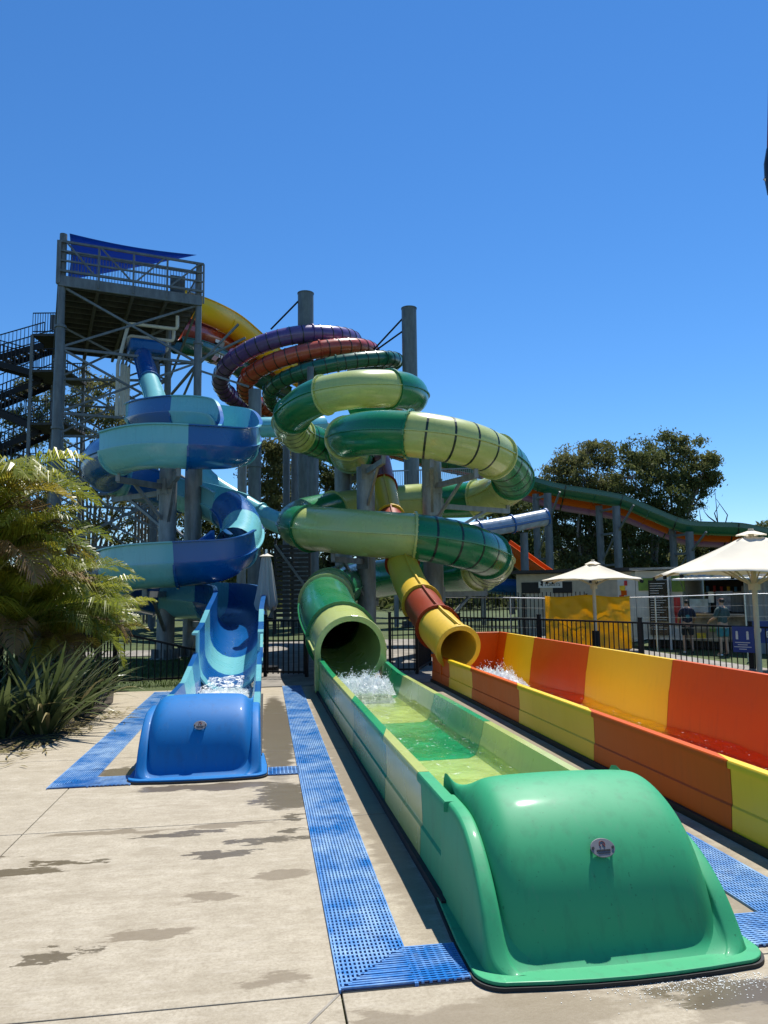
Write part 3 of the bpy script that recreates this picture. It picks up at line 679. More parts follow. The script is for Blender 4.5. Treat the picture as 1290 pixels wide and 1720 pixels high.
# ---- racer lanes from the tower
def lane(name, label, pts, cols, r=.42, top=.32, sec=3.2, bounds=None):
    rt = root(name, Vector(pts[0]).xy.to_3d(), label, 'water slide', 'racer slides from the tower')
    return rt, flume(rt, pts, r, top, cols, sec, bounds=bounds)
lane('racer_lane', 'yellow flume leaving the tower and dropping behind the purple loop', [at(300, 505, 37), at(338, 519, 37.6), at(385, 542, 40), at(430, 578, 42.5), at(480, 618, 44.5), at(530, 650, 46), at(560, 672, 47)], [YELLOW], .62, .35)
lane('racer_lane', 'purple flume under the yellow one beside the tower', [at(300, 535, 39), at(335, 545, 40.2), at(380, 563, 42.5), at(420, 590, 45)], [PURPLE], .5, .3)
rr_, RF = lane('racer_lane', 'red flume with a checkered black and white band beside the tower', [at(295, 556, 37), at(330, 562, 38.4), at(362, 573, 40.4), at(400, 594, 42.8), at(440, 618, 45), at(480, 640, 46.5)], [RED], .48, .3)
def checker(rt, F, i0, r, k):
    n_ = 6
    for a in range(2):
        for q in range(n_):
            f0, f1 = F[i0+a*3], F[i0+a*3+3]
            vs = []
            for fr in (f0, f1):
                for t in (q, q+1):
                    an = math.pi*t/n_; vs.append(fr[0]+fr[2]*(-(r+.055)*math.cos(an))+fr[3]*(-(r+.055)*math.sin(an)))
            mb = MB().add(vs, [(0, 1, 3, 2)]); mb.build('checker_panel', WHITEF if (a+q+k) % 2 else BLACKF, rt)
checker(rr_, RF, 15, .48, 0)
rg_, GFl = lane('racer_lane', 'dark green flume with a pale band hanging below the red one at the tower', [at(295, 578, 36.5), at(330, 584, 37.8), at(362, 597, 39.8), at(400, 618, 42.2), at(440, 640, 44.4), at(480, 660, 46)], [DKGREEN], .46, .28)
checker(rg_, GFl, 14, .46, 1)
def racer(name, label, pts, mat, r=.40):
    rt = root(name, Vector(pts[0]).xy.to_3d(), label, 'water slide', 'ribbed racer tubes')
    tube_slide(rt, pts, r, [mat], 4.2, seam=None, n=18, ring_step=3, ringmat=BAND)
racer('racer_tube', 'purple ribbed tube looping highest behind the green spiral', [at(540, 598, 43), at(585, 588, 41), at(592, 570, 38.5), at(555, 562, 36.8), at(495, 563, 36), at(430, 582, 36.2), at(384, 612, 37.2), at(371, 645, 39.2), at(398, 674, 41.5), at(440, 690, 43.5), at(500, 705, 45.5), at(600, 740, 46), at(720, 775, 46), at(820, 795, 45.5)], PURPLE, .44)
racer('racer_tube', 'orange red ribbed tube looping between the purple and dark green ones', [at(560, 610, 42), at(608, 604, 40.5), at(622, 588, 38.2), at(590, 582, 36.6), at(530, 588, 35.8), at(464, 606, 36), at(421, 630, 37), at(412, 655, 38.8), at(436, 680, 41), at(480, 700, 43), at(560, 725, 44.5), at(700, 768, 45), at(820, 792, 44.5)], RED, .42)
racer('racer_tube', 'dark green ribbed tube looping just above the lime loop', [at(590, 625, 41), at(640, 622, 40), at(664, 606, 38), at(640, 602, 36.5), at(580, 608, 35.6), at(510, 624, 35.6), at(464, 645, 36.5), at(454, 668, 38.2), at(480, 695, 40.5), at(560, 725, 43), at(700, 765, 44), at(820, 790, 43.5)], DKGREEN, .38)
def exit_lane(label, mat, dd, dz):
    pts = [at(820, 790, 43.5+dd), at(880, 805, 43+dd), at(935, 821, 42.5+dd), at(1005, 833, 42+dd), at(1052, 843, 41.7+dd), at(1100, 863, 41.2+dd), at(1150, 882, 40.7+dd), at(1200, 886, 40.3+dd), at(1245, 888, 40+dd), at(1290, 897, 39.6+dd), at(1400, 925, 39+dd)]
    z0 = [at(820, 790, 43.5), at(880, 805, 43), at(935, 821, 42.5), at(1005, 833, 42), at(1052, 843, 41.7), at(1100, 863, 41.2), at(1150, 882, 40.7), at(1200, 886, 40.3), at(1245, 888, 40), at(1290, 897, 39.6), at(1400, 925, 39)]
    pts = [Vector((p.x, p.y, q.z+dz)) for p, q in zip(pts, z0)]
    rt = root('racer_lane', pts[0].xy.to_3d(), label, 'water slide', 'racer lanes running off to the right')
    F = flume(rt, pts, .40, .26, [mat], 3.0)
    for k in range(8, len(F), 17):
        p, T, S, U = F[k]; pl = [p+S*(-.46*math.cos(math.pi*q/10))+U*(-.46*math.sin(math.pi*q/10)) for q in range(11)]
        pl = [p+S*-.46+U*.26]+pl+[p+S*.46+U*.26]
        mk = MB(); [mk.bar(a, b_, .07, .03) for a, b_ in zip(pl, pl[1:])]; mk.build('joint_band', BAND, rt)
    return F
EX = exit_lane('green wavy racer lane, nearest of three running to the right edge', DKGREEN, 0, 0)
exit_lane('orange wavy racer lane behind the green one', ORANGE, 1.3, -.26)
exit_lane('lilac wavy racer lane farthest behind the orange one', LILAC, 2.5, -.5)

# ================================================================== SUPPORT COLUMNS
def column(px, d, dia, top_py, mat, label, arms=(), collars=(), group='slide support columns', base=True, cap=False, z_top=None):
    p = at(px, 900, d); z1 = at(px, top_py, d).z if z_top is None else z_top; x, y = p.x, p.y
    rt = root('support_column', (x, y, 0), label, 'column', group); r = dia/2
    MB().cyl((x, y, .02), (x, y, z1), r, n=28).build('shaft', mat, rt, smooth=True)
    if base:
        mb = MB().cyl((x, y, 0), (x, y, .035), r*1.7, n=24); mb.build('base_plate', mat, rt)
        for k in range(8):
            a = k*math.pi/4; mb = MB(); mb.box((x+math.cos(a)*r*1.28, y+math.sin(a)*r*1.28, .14), (r*.55, .02, .22), rz=a); mb.build('gusset', mat, rt)
    if cap: MB().cyl((x, y, z1), (x, y, z1+.04), r*1.06, n=28).build('cap', mat, rt, smooth=True)
    for py in collars:
        z = at(px, py, d).z; MB().cyl((x, y, z-.06), (x, y, z+.06), r*1.22, n=24).build('collar', mat, rt, smooth=True)
    for tgt, dz in arms:
        t = Vector(tgt); hz = t.z+dz
        s = Vector((x, y, hz)); dirv = (t-s); dirv.z = 0; e = Vector((t.x, t.y, hz))
        if dirv.length < .05: continue
        n_ = dirv.normalized(); s1 = s+n_*r*.9
        MB().bar(s1, e, .11, .14).build('arm', GALV, rt)
        MB().bar(s1-Vector((0, 0, min(.9, dirv.length*.5))), s+n_*dirv.length*.72, .07, .07).build('strut', GALV, rt)
        MB().box(s1, (.06, .34, .40), rz=math.atan2(n_.y, n_.x)).build('arm_bracket', GALV, rt)
        MB().bar(e+Vector((0, 0, -.05)), e+Vector((0, 0, max(.06, -dz-.40))), .10, .10).build('saddle_post', GALV, rt)
    return rt
def near_pts(F, x, y, zmin, zmax, k=2):
    c = [(math.hypot(f[0].x-x, f[0].y-y), i) for i, f in enumerate(F) if zmin < f[0].z < zmax]
    return [F[i][0] for _, i in sorted(c)[:k]]
def F_at(F, px, py):   # path sample closest to a surveyed direction
    best = None
    for f in F:
        p = f[0]; v = p-Vector((0, 0, CAM_H)); r_ = _ray(px, py); rv = Vector(r_[:3]).normalized(); a = v.normalized().dot(rv)
        if best is None or a > best[0]: best = (a, p)
    return best[1]
column(281, 19.6, .45, 772, GALV, 'galvanised column standing in front within the blue spiral', [(F_at(BF, 300, 752), -.62), (F_at(BF, 200, 764), -.62), (F_at(BF, 190, 803), -.62), (F_at(BF, 240, 951), -.6)])
column(324, 20.4, .46, 760, GALV, 'galvanised column behind the front one within the blue spiral', [(F_at(BF, 378, 705), -.65), (F_at(BF, 395, 887), -.6), (F_at(BF, 343, 1010), -.6)])
column(406, 28, .34, 735, GALV, 'thin pale column right behind the blue spiral')
column(427, 33, .56, 655, TOWERS, 'tall grey column between the blue spiral and closed umbrella', collars=(783,))
column(481, 38, .36, 700, TOWERS, 'grey column left of a pair behind the green spiral')
column(495, 39, .36, 700, TOWERS, 'grey column right of a pair behind the green spiral')
column(527, 33, .44, 690, TOWERS, 'grey column behind the left end of the green loops', collars=(765,))
column(514, 36.5, .78, 494, POLE, 'thick grey pole with flat top rising left of the lime loop', cap=True, group='tall pole supports')
column(693, 36.5, .74, 519, POLE, 'thick grey pole with flat top rising right of the lime loop', cap=True, group='tall pole supports')
column(522, 34.8, .32, 617, TOWERS, 'short slim post in front of the left tall pole')
column(577, 24.5, .56, 770, GALV, 'wide galvanised column left behind the middle green loop', [(F_at(GF, 620, 770), -.7), (F_at(GF, 560, 856), -.7)])
column(615, 20.6, .50, 785, GALV, 'galvanised column left of centre inside the green spiral', [(F_at(GF, 640, 727), -.72), (F_at(GF, 560, 891), -.72), (F_at(GF, 631, 973), -.72)])
column(727, 20.8, .54, 762, GALV, 'galvanised column right of centre inside the green spiral', [(F_at(GF, 800, 752), -.74), (F_at(GF, 850, 817), -.74), (F_at(GF, 815, 955), -.7), (F_at(GF, 720, 733), -.72)])
for k, (pxs, d) in enumerate((((902, 922), 41.5), ((1008, 1037), 41), ((1130, 1158), 40), ((1262, 1286), 39.5))):
    nm = ['nearest the green spiral', 'over the white umbrella', 'over the kiosk roof', 'at the right edge'][k]
    prev = None
    for j, px in enumerate(pxs):
        dd = d+(1.6 if j == 0 else 0); zt = F_at(EX, px, 840).z-.45
        c_ = column(px, dd, .42 if j else .38, 0, TOWERS, 'grey column of the wavy lanes %s, %s of its pair' % (nm, 'right' if j else 'left'), z_top=zt, base=False, group='lane columns')
        q = Vector((c_.location.x, c_.location.y, zt))
        if prev is not None:
            for f in (1.0, .78, .5): MB().bar(Vector((prev.x, prev.y, zt*f-.1)), Vector((q.x, q.y, zt*f-.1)), .12).build('cross_beam', TOWERS, c_)
            MB().bar(Vector((prev.x, prev.y, zt*.5)), Vector((q.x, q.y, zt*.78)), .08).build('brace', TOWERS, c_)
            e = q+(q-prev).normalized()*1.6
            MB().bar(Vector((q.x, q.y, zt*.76)), Vector((e.x, e.y, zt-.12)), .09).build('brace', TOWERS, c_)
        prev = q
column(880, 33, .34, 895, TOWERS, 'grey post holding the pale tube with blue collars', base=False)
# stay rods from the tall poles to the racer tubes
def rod(a, b_, label):
    tag(MB().cyl(a, b_, .045, n=8).build('stay_rod', BLACKP), label, 'rod', 'stay rods of the tall poles')
rod(at(501, 506, 36.4), at(455, 553, 36.2), 'dark rod from left tall pole down to purple tube')
rod(at(681, 530, 36.4), at(627, 588, 37.5), 'upper dark rod from right tall pole')
rod(at(681, 553, 36.4), at(632, 588, 37.3), 'lower dark rod from right tall pole')

# ================================================================== TOWER
ZD = 13.95
FL, FR = at(104, 480, 29), at(334, 490, 31.2); e1 = (FR-FL); e1.z = 0; BLc = at(95, 590, 37.6); 
e2 = (BLc-FL); e2.z = 0; FL.z = FR.z = 0
W_, D_ = e1.length, e2.length; u1, u2 = e1.normalized(), e2.normalized()
def TP(a, b_, z): return Vector((FL.x, FL.y, 0))+e1*a+e2*b_+Vector((0, 0, z))
tw = root('slide_tower', TP(0, 0, 0), 'tall grey steel start tower with a dark decked platform and trussed railing', 'tower')
for a, b_, zt, r in ((0, 0, 15.95, .14), (1, 0, 15.6, .13), (0, 1, 15.4, .13), (.93, 1, 15.4, .13), (.86, .34, 13.8, .12), (.84, .68, 13.8, .12), (0, .5, 13.8, .12)):
    big = r*1.25; MB().cyl(TP(a, b_, 0), TP(a, b_, 12.2), big, n=20).cyl(TP(a, b_, 12.2), TP(a, b_, zt), r, n=20).build('post', TOWERS, tw, smooth=True)
    for z in (4.0, 8.1, 12.15): MB().cyl(TP(a, b_, z-.05), TP(a, b_, z+.05), big*1.28, n=20).build('splice_collar', TOWERS, tw, smooth=True)
dk = MB().add([TP(-.02, -.01, ZD+.1), TP(1.02, -.01, ZD+.1), TP(1.0, 1.02, ZD+.1), TP(-.02, 1.02, ZD+.1), TP(-.02, -.01, ZD+.18), TP(1.02, -.01, ZD+.18), TP(1.0, 1.02, ZD+.18), TP(-.02, 1.02, ZD+.18)], [(0, 1, 2, 3), (4, 7, 6, 5), (0, 4, 5, 1), (1, 5, 6, 2), (2, 6, 7, 3), (3, 7, 4, 0)]); dk.build('deck', DECKM, tw)
for k in range(14):
    f = .03+k*.94/13; MB().bar(TP(.01, f, ZD), TP(.99, f, ZD), .10, .19).build('joist', JOIST, tw)
for f in (.25, .5, .75): MB().bar(TP(f, 0, ZD-.15), TP(f, 1, ZD-.15), .12, .14).build('bearer', JOIST, tw)
MB().bar(TP(-.02, -.015, ZD+.02), TP(1.02, -.015, ZD+.02), .10, .42).build('fascia_beam', TOWERS, tw)
MB().bar(TP(-.02, -.015, ZD+.02), TP(-.02, 1.0, ZD+.02), .10, .36).build('fascia_beam', TOWERS, tw)
# trussed wind frame on the front
Z0, Z1 = ZD+.42, ZD+1.62
for z, w in ((Z0, .09), (Z0+.42, .07), (Z0+.82, .065), (Z1, .09)): MB().bar(TP(-.02, -.02, z), TP(1.03, -.02, z), w).build('truss_rail', TOWERS, tw)
for f in (-.02, .25, .5, .75, 1.03): MB().bar(TP(f, -.02, ZD-.1), TP(f, -.02, Z1), .075).build('truss_post', TOWERS, tw)
for a, b_ in (((.02, Z1), (.22, Z0)), ((.26, Z1), (.48, Z0)), ((.52, Z0), (.73, Z1)), ((.77, Z0), (1.0, Z1))): MB().bar(TP(a[0], -.022, a[1]), TP(b_[0], -.022, b_[1]), .06).build('truss_diagonal', TOWERS, tw)
for side, (a0, b0), (a1, b1), nb in (('front', (0, .01), (1, .01), 46), ('left', (0, .01), (0, 1), 60), ('back', (0, .99), (.98, .99), 46), ('right', (1, .05), (.98, .5), 26)):
    mb = MB(); z0, z1 = ZD+.22, ZD+1.28
    for k in range(nb+1):
        f = k/nb; p = TP(a0+(a1-a0)*f, b0+(b1-b0)*f, 0); mb.box(p+Vector((0, 0, (z0+z1)/2)), (.022, .022, z1-z0))
    o = mb.build('balusters', TOWERS, tw); o['kind'] = 'stuff'
    for z in (z0, z1): MB().bar(TP(a0, b0, z), TP(a1, b1, z), .05).build('handrail', TOWERS, tw)
MB().box(TP(.84, .02, ZD+.72), (.62, .03, .75), rz=math.atan2(u1.y, u1.x)).build('notice_panel', TOWERS, tw)
MB().bar(TP(-.025, -.01, ZD-.1), TP(-.025, -.01, Z1+.05), .16).build('corner_panel', TOWERS, tw)
# bracing tiers
tiers = [ZD-.15, 11.3, 8.7, 6.1, 3.5, .9]
faces_ = [((0, 0), (1, 0)), ((0, 0), (0, 1)), ((0, 1), (.93, 1)), ((1, 0), (.93, 1)), ((0, .5), (.86, .34))]
for za, zb in zip(tiers, tiers[1:]):
    for (a0, b0), (a1, b1) in faces_:
        MB().bar(TP(a0, b0, za), TP(a1, b1, zb), .085).build('brace', TOWERS, tw); MB().bar(TP(a1, b1, za+.02), TP(a0, b0, zb+.02), .08).build('brace', TOWERS, tw)
        MB().bar(TP(a0, b0, zb), TP(a1, b1, zb), .10).build('tie_beam', TOWERS, tw)
# ties running from the tower to the slide supports on the right
for z0_, z1_, pxe in ((11.4, 12.3, 412), (11.0, 10.2, 418), (9.3, 8.7, 420), (11.2, 12.9, 400)):
    MB().bar(TP(1, 0, z0_), at(pxe, 640, 31).xy.to_3d()+Vector((0, 0, z1_)), .08).build('tie_beam', TOWERS, tw)
# launch trough under the deck feeding the blue slide
lt = MB(); p = at(243, 596, 31.6); lt.box(p+Vector((0, .4, .35)), (1.5, 1.3, .62), rz=math.atan2(u1.y, u1.x)); lt.build('launch_trough', BLUE, tw, bevel=.15)
# cream water pipes
for k, (pa, pb, pc, pd) in enumerate((((298, 531), (298, 553), (216, 543), (198, 612)), ((292, 556), (291, 573), (217, 564), (205, 613)), ((281, 571), (281, 590), (219, 583), (211, 614)), ((273, 584), (273, 602), (222, 600), (216, 618)))):
    d = 31.5+k*.5
    P_ = [at(*pa, d), at(*pb, d), at(*pc, d), at(*pd, d-.5)]; Q = [P_[0]]
    for i in (1, 2):
        v0 = (P_[i-1]-P_[i]).normalized(); v1 = (P_[i+1]-P_[i]).normalized()
        for t in range(7):
            s = t/6; Q.append(P_[i]+v0*.16*(1-s)**2+v1*.16*s**2)
    Q.append(P_[3]); base = P_[3]; Q.append(Vector((base.x, base.y, base.z-2.2)))
    tag(MB().tube(Q, .075, 12).build('water_pipe', PIPEW, smooth=True), 'cream water pipe bending below the tower deck, %s from the top' % ['first', 'second', 'third', 'fourth'][k], 'pipe', 'cream pipes under the deck')
# shade sail
sa, sb, sc = at(117, 392, 29), at(330, 428, 31.2), at(113, 470, 38)
vs = []; K = 14
for i in range(K+1):
    for j in range(K+1-i):
        a, b_ = i/K, j/K; c_ = 1-a-b_; p = sa*c_+sb*a+sc*b_; sag = (a*b_+b_*c_+a*c_)*.55; pull = Vector((0, 0, -sag)); ctr = (sa+sb+sc)/3; edge = 4*(a*b_*(1 if c_ < .5 else 0)+b_*c_+a*c_)*.06
        p = p.lerp(ctr, min(.2, edge)); vs.append(p+pull*.5)
idx = {}; c0 = 0
for i in range(K+1):
    for j in range(K+1-i): idx[(i, j)] = c0; c0 += 1
fs = []
for i in range(K):
    for j in range(K-i):
        fs.append((idx[(i, j)], idx[(i+1, j)], idx[(i, j+1)]))
        if j < K-i-1: fs.append((idx[(i+1, j)], idx[(i+1, j+1)], idx[(i, j+1)]))
o = MB().add(vs, fs).build('shade_sail', SAIL, smooth=True); tag(o, 'blue triangular shade sail stretched over the tower platform', 'shade sail'); s_ = o.modifiers.new('thick', 'SOLIDIFY'); s_.thickness = .01
# ---- zigzag staircase behind the tower
sr = root('staircase', at(60, 900, 36).xy.to_3d(), 'dark steel zigzag staircase with barred railings left of the tower', 'staircase')
RX = [at(96, 600, 36), at(34, 600, 36)]; u = (RX[0]-RX[1]); u.z = 0; u.normalize(); v = Vector((-u.y, u.x, 0))
xr, xl = RX[1]+u*.55, RX[1]-u*2.6
levels = []
zr = [14.35, 12.55, 9.95, 7.4, 4.9, 2.4]; zl = [13.45, 11.25, 8.65, 6.1, 3.6, 1.2]
def rail(a, b_, off, nb):
    mb = MB()
    for h in (1.05, .55 if nb < 3 else .12): MB().bar(a+off+Vector((0, 0, h)), b_+off+Vector((0, 0, h)), .045).build('handrail', BLACKP, sr)
    for k in range(nb+1):
        p = a.lerp(b_, k/nb)+off; mb.box(p+Vector((0, 0, .55)), (.025, .025, 1.0))
    o = mb.build('balusters', BLACKP, sr); o['kind'] = 'stuff'
def flight(a, b_, w=1.1, side=0):
    n_ = 9; 
    for s in (0, w): MB().bar(a+v*s-Vector((0, 0, .12)), b_+v*s-Vector((0, 0, .12)), .06, .30).build('stringer', BLACKP, sr); rail(a, b_, v*s, 16)
    for k in range(n_):
        p = a.lerp(b_, (k+.5)/n_)+v*(w/2); MB().box(p, (.30, w, .05), rz=math.atan2(u.y, u.x)).build('tread', DECKM, sr)
def landing(p, L, nb=14):
    MB().box(p+u*(L/2)+v*1.2-Vector((0, 0, .06)), (L, 2.5, .12), rz=math.atan2(u.y, u.x)).build('landing', DECKM, sr)
    for s in (0, 2.4): rail(p, p+u*L, v*s, nb)
Zv = lambda z: Vector((0, 0, z))
for k in range(6):
    A = xr.xy.to_3d()+Zv(zr[k]); B = xl.xy.to_3d()+Zv(zl[k])
    landing(A, 1.75 if k else 1.7); landing(B-u*1.6, 1.6)
    flight(A+v*1.25, B+v*1.25)
    if k < 5: flight(B, xr.xy.to_3d()+Zv(zr[k+1]))
for q in (Vector((0, 0, 0)), v*2.4):
    for base in (xr+u*1.6, xr, xl, xl-u*1.5): MB().bar(base.xy.to_3d()+q, base.xy.to_3d()+q+Zv(14.3), .14).build('post', TOWERS, sr)
MB().box(xr.xy.to_3d()+u*1.25+v*.03+Zv(14.35+.6), (.8, .03, .75), rz=math.atan2(u.y, u.x)).build('notice_panel', TOWERS, sr)
# ================================================================== FENCES
BARM = {}
def fence(label, pts, tops, mat=BLACKP, base=0.05, spacing=.105, post_every=2.4, bar=.02, spear=0.0, group='black barred pool fences', name='pool_fence', post=.06, back=0):
    """pts: plan points; tops: rail heights at these points; every bar a part of its own"""
    rt = root(name, Vector((pts[0][0], pts[0][1], 0)), label, 'fence', group)
    if bar not in BARM: BARM[bar] = MB().box((0, 0, .5), (bar, bar, 1.0)).build('fence_bar_master', mat).data; bpy.data.objects.remove(bpy.data.objects['fence_bar_master'])
    for (a, b_), (h0, h1) in zip(zip(pts, pts[1:]), zip(tops, tops[1:])):
        a, b_ = Vector((a[0], a[1], 0)), Vector((b_[0], b_[1], 0)); L = (b_-a).length; ang = math.atan2(b_.y-a.y, b_.x-a.x)
        za, zb = terr(a.x, a.y), terr(b_.x, b_.y)
        MB().bar(a+Vector((0, 0, h0-.02)), b_+Vector((0, 0, h1-.02)), .04, .04).build('top_rail', mat, rt)
        MB().bar(a+Vector((0, 0, za+base+.04)), b_+Vector((0, 0, zb+base+.04)), .035, .035).build('bottom_rail', mat, rt)
        n_ = int(L/spacing)
        for k in range(n_):
            f = (k+.5)/n_; p = a.lerp(b_, f); z0 = za+(zb-za)*f+base; z1 = h0+(h1-h0)*f+spear
            inst('bar', BARM[bar], rt, (p.x, p.y, z0), (0, 0, ang), (1, 1, z1-z0))
        m_ = max(1, int(round(L/post_every)))
        for k in range(m_+1):
            f = k/m_; p = a.lerp(b_, f); z0 = za+(zb-za)*f; z1 = h0+(h1-h0)*f+.08
            MB().box((p.x, p.y, (z0+z1)/2), (post, post, z1-z0), rz=ang).build('post', mat, rt)
            MB().box((p.x, p.y, z1+.008), (post+.014, post+.014, .016), rz=ang).build('post_cap', mat, rt)
    return rt
G2 = lambda px, py, d: tuple(at(px, py, d)[:2])
fence('black barred fence running behind the flax toward the corner post', [G2(-150, 1100, 9.2), G2(0, 1100, 10.6), G2(193, 1100, 13.8)], [1.08, 1.02, 1.0])
fence('black barred fence panel with sloping top rail beside the blue slide', [G2(193, 1100, 13.8), G2(345, 1100, 14.4)], [.98, .56], post_every=9)
fence('black barred fence between blue and green slides', [G2(446, 1090, 15.2), G2(515, 1090, 15.0)], [1.1, 1.1])
fence('black barred fence between the green and brown tubes', [G2(655, 1090, 15.3), G2(700, 1090, 15.3), G2(722, 1080, 17)], [1.12, 1.12, 1.1])
fence('long black barred fence behind the orange trough', [G2(770, 1040, 19.5), G2(905, 1040, 18.2), G2(1075, 1045, 16.8), G2(1260, 1050, 15.6), G2(1420, 1055, 14.6)], [.97, .95, .90, .84, .82], post_every=2.5, post=.075)
fence('dark spear-topped fence in front of the toilet block', [G2(745, 1000, 27), G2(880, 1000, 25.5), G2(985, 1000, 25)], [1.45, 1.4, 1.4], spacing=.13, spear=.16, bar=.028)
# temporary wire fence
tf = root('temporary_fence', at(950, 1060, 22).xy.to_3d(), 'thin galvanised temporary wire fence behind the black one', 'fence')
tp = [at(742, 1003, 22.5), at(857, 1004, 22), at(962, 1006, 21.8), at(1100, 1003, 21), at(1250, 998, 20), at(1400, 996, 19)]
for a, b_ in zip(tp, tp[1:]):
    MB().cyl(a, b_, .014, n=8).build('rail', STEELW, tf); MB().cyl((a.x, a.y, terr(a.x, a.y)), a, .022, n=8).build('post', STEELW, tf)
    wm = MB()
    for k in range(1, 5): z = k/5; wm.cyl(Vector((a.x, a.y, a.z*z)), Vector((b_.x, b_.y, b_.z*z)), .002, n=4, caps=False)
    for k in range(1, 24): p = a.lerp(b_, k/24); wm.cyl(Vector((p.x, p.y, -.2)), p, .0016, n=4, caps=False)
    o = wm.build('wire_mesh', GALV, tf); o['kind'] = 'stuff'

# ================================================================== LAWN BLADES
bl = MB(); vs = []; fs = []
for k in range(16000):
    x = RNG.uniform(-9, -.2); y = RNG.uniform(14.1, 20.5); h = RNG.uniform(.03, .08); a = RNG.uniform(0, 6.28); w = .006
    dx, dy = math.cos(a)*w, math.sin(a)*w; lx, ly = RNG.normal(0, .02, 2); i = len(vs)
    vs += [(x-dx, y-dy, -.02), (x+dx, y+dy, -.02), (x+lx, y+ly, h)]; fs.append((i, i+1, i+2))
GRASSM = leaf('grass_blades', (.05, .10, .012), (.11, .15, .03), .3, 1.5)
o = bl.add(vs, fs).build('grass', GRASSM); o['kind'] = 'stuff'; tag(o, 'short lawn grass behind the fence on the left', 'grass')

# ================================================================== PLANTS
PALM = leaf('palm_leaf', (.11, .155, .012), (.40, .39, .045), .5, 1.2, .35); PALMY = leaf('palm_leaf_yellow', (.26, .20, .02), (.36, .30, .05), .4, 1.2, .4); PALMD = leaf('palm_leaf_dark', (.06, .10, .010), (.22, .24, .03), .45, 1.2, .4)
PALMBR = leaf('palm_leaf_dead', (.16, .09, .035), (.28, .19, .08), .3, 1.2, .6)
RACHIS = plain('palm_rachis', (.20, .20, .05), .5)
def frond_mesh(L, droop, nl, ll, name, mat, seed):
    rg = np.random.default_rng(seed); rp = MB(); lf = MB(); pts = []
    for k in range(15):
        t = k/14; ang = R(62)-droop*t**1.25; 
        if k == 0: p = Vector((0, 0, 0))
        else: p = pts[-1]+Vector((0, math.cos(ang), math.sin(ang)))*(L/14)
        pts.append(p)
    rp.tube(pts, .016, 5, taper=.003)
    for k in range(nl):
        t = .12+.88*k/(nl-1); q = t*14; i = min(13, int(q)); p = pts[i].lerp(pts[i+1], q-i); T = (pts[i+1]-pts[i]).normalized(); U = T.cross(Vector((1, 0, 0))); U = -U if U.z < 0 else U
        for s in (-1, 1):
            l = ll*(math.sin(math.pi*min(1, .12+t*.9))**.6)*rg.uniform(.8, 1.1); sw = .45+.5*t; d = (Vector((s, 0, 0))*math.cos(sw)+T*math.sin(sw)+U*rg.uniform(.15, .5)).normalized()
            w = .0125*rg.uniform(.8, 1.25); wv = T.cross(d).cross(d).normalized()*w if T.cross(d).length > .01 else T*w
            a = p; b1 = p+d*l*.5; d2 = (d+Vector((0, 0, -rg.uniform(.8, 1.5)))).normalized(); b2 = b1+d2*l*.5
            lf.add([a-wv*.6, a+wv*.6, b1-wv, b1+wv, b2], [(0, 1, 3, 2), (2, 3, 4)])
    a = rp.build('r', RACHIS, smooth=True); b_ = lf.build('l', mat); da, db = a.data, b_.data
    bpy.data.objects.remove(a); bpy.data.objects.remove(b_); return da, db
FRM = []
for k, (L, dr, mt) in enumerate([(1.9, 1.4, PALM), (2.2, 1.6, PALM), (1.7, 1.9, PALM), (2.0, 1.7, PALMD), (1.8, 1.2, PALM), (2.0, 1.9, PALMD), (1.8, 1.8, PALMY), (2.2, 1.3, PALM), (1.7, 2.3, PALMBR)]): FRM.append(frond_mesh(L, dr, 52, .66, 'frond', mt, 40+k))
def palm(x, y, h, nf, label, lean=(0, 0), sc=1.0, seed=0):
    rg = random.Random(seed); rt = root('palm_tree', (x, y, 0), label, 'palm', 'palms beside the tower')
    top = Vector((x+lean[0], y+lean[1], h)); MB().tube([Vector((x, y, 0)), Vector((x, y, 0)).lerp(top, .5)+Vector((.03, .02, 0)), top], .075, 10, taper=.05).build('trunk', WOOD, rt, smooth=True)
    for k in range(nf):
        da, db = FRM[rg.randrange(len(FRM))]; az = k*2.4+rg.uniform(-.3, .3); tilt = rg.uniform(-.45, .6)*(.4+.6*k/nf)
        s = sc*rg.uniform(.8, 1.12); rot = (-tilt, 0, az)
        f = inst('frond', da, rt, top+Vector((0, 0, rg.uniform(-.2, .1))), rot, (s, s, s)); o = bpy.data.objects.new('leaflets', db); COL.objects.link(o); o.parent = f
for k, (px, d, h, nf, sc, lb) in enumerate([(-8, 9.8, 2.0, 30, .82, 'palm at the left edge with yellowing fronds'), (62, 11.0, 1.45, 30, .76, 'bushy palm second from the left edge'), (118, 12.3, 1.12, 30, .72, 'palm nearest the blue spiral with arching fronds'), (45, 10.5, 1.2, 24, .8, 'low dark palm between the taller palms'), (-60, 9.3, 2.5, 26, .95, 'palm half out of view at the left edge'), (95, 11.4, .75, 22, .72, 'low palm behind the black fence'), (165, 13.4, .8, 22, .62, 'small palm beside the corner post')]):
    p = at(px, 1000, d); palm(p.x, p.y, h, nf, lb, (random.uniform(-.1, .1), random.uniform(-.1, .1)), sc, k+3)
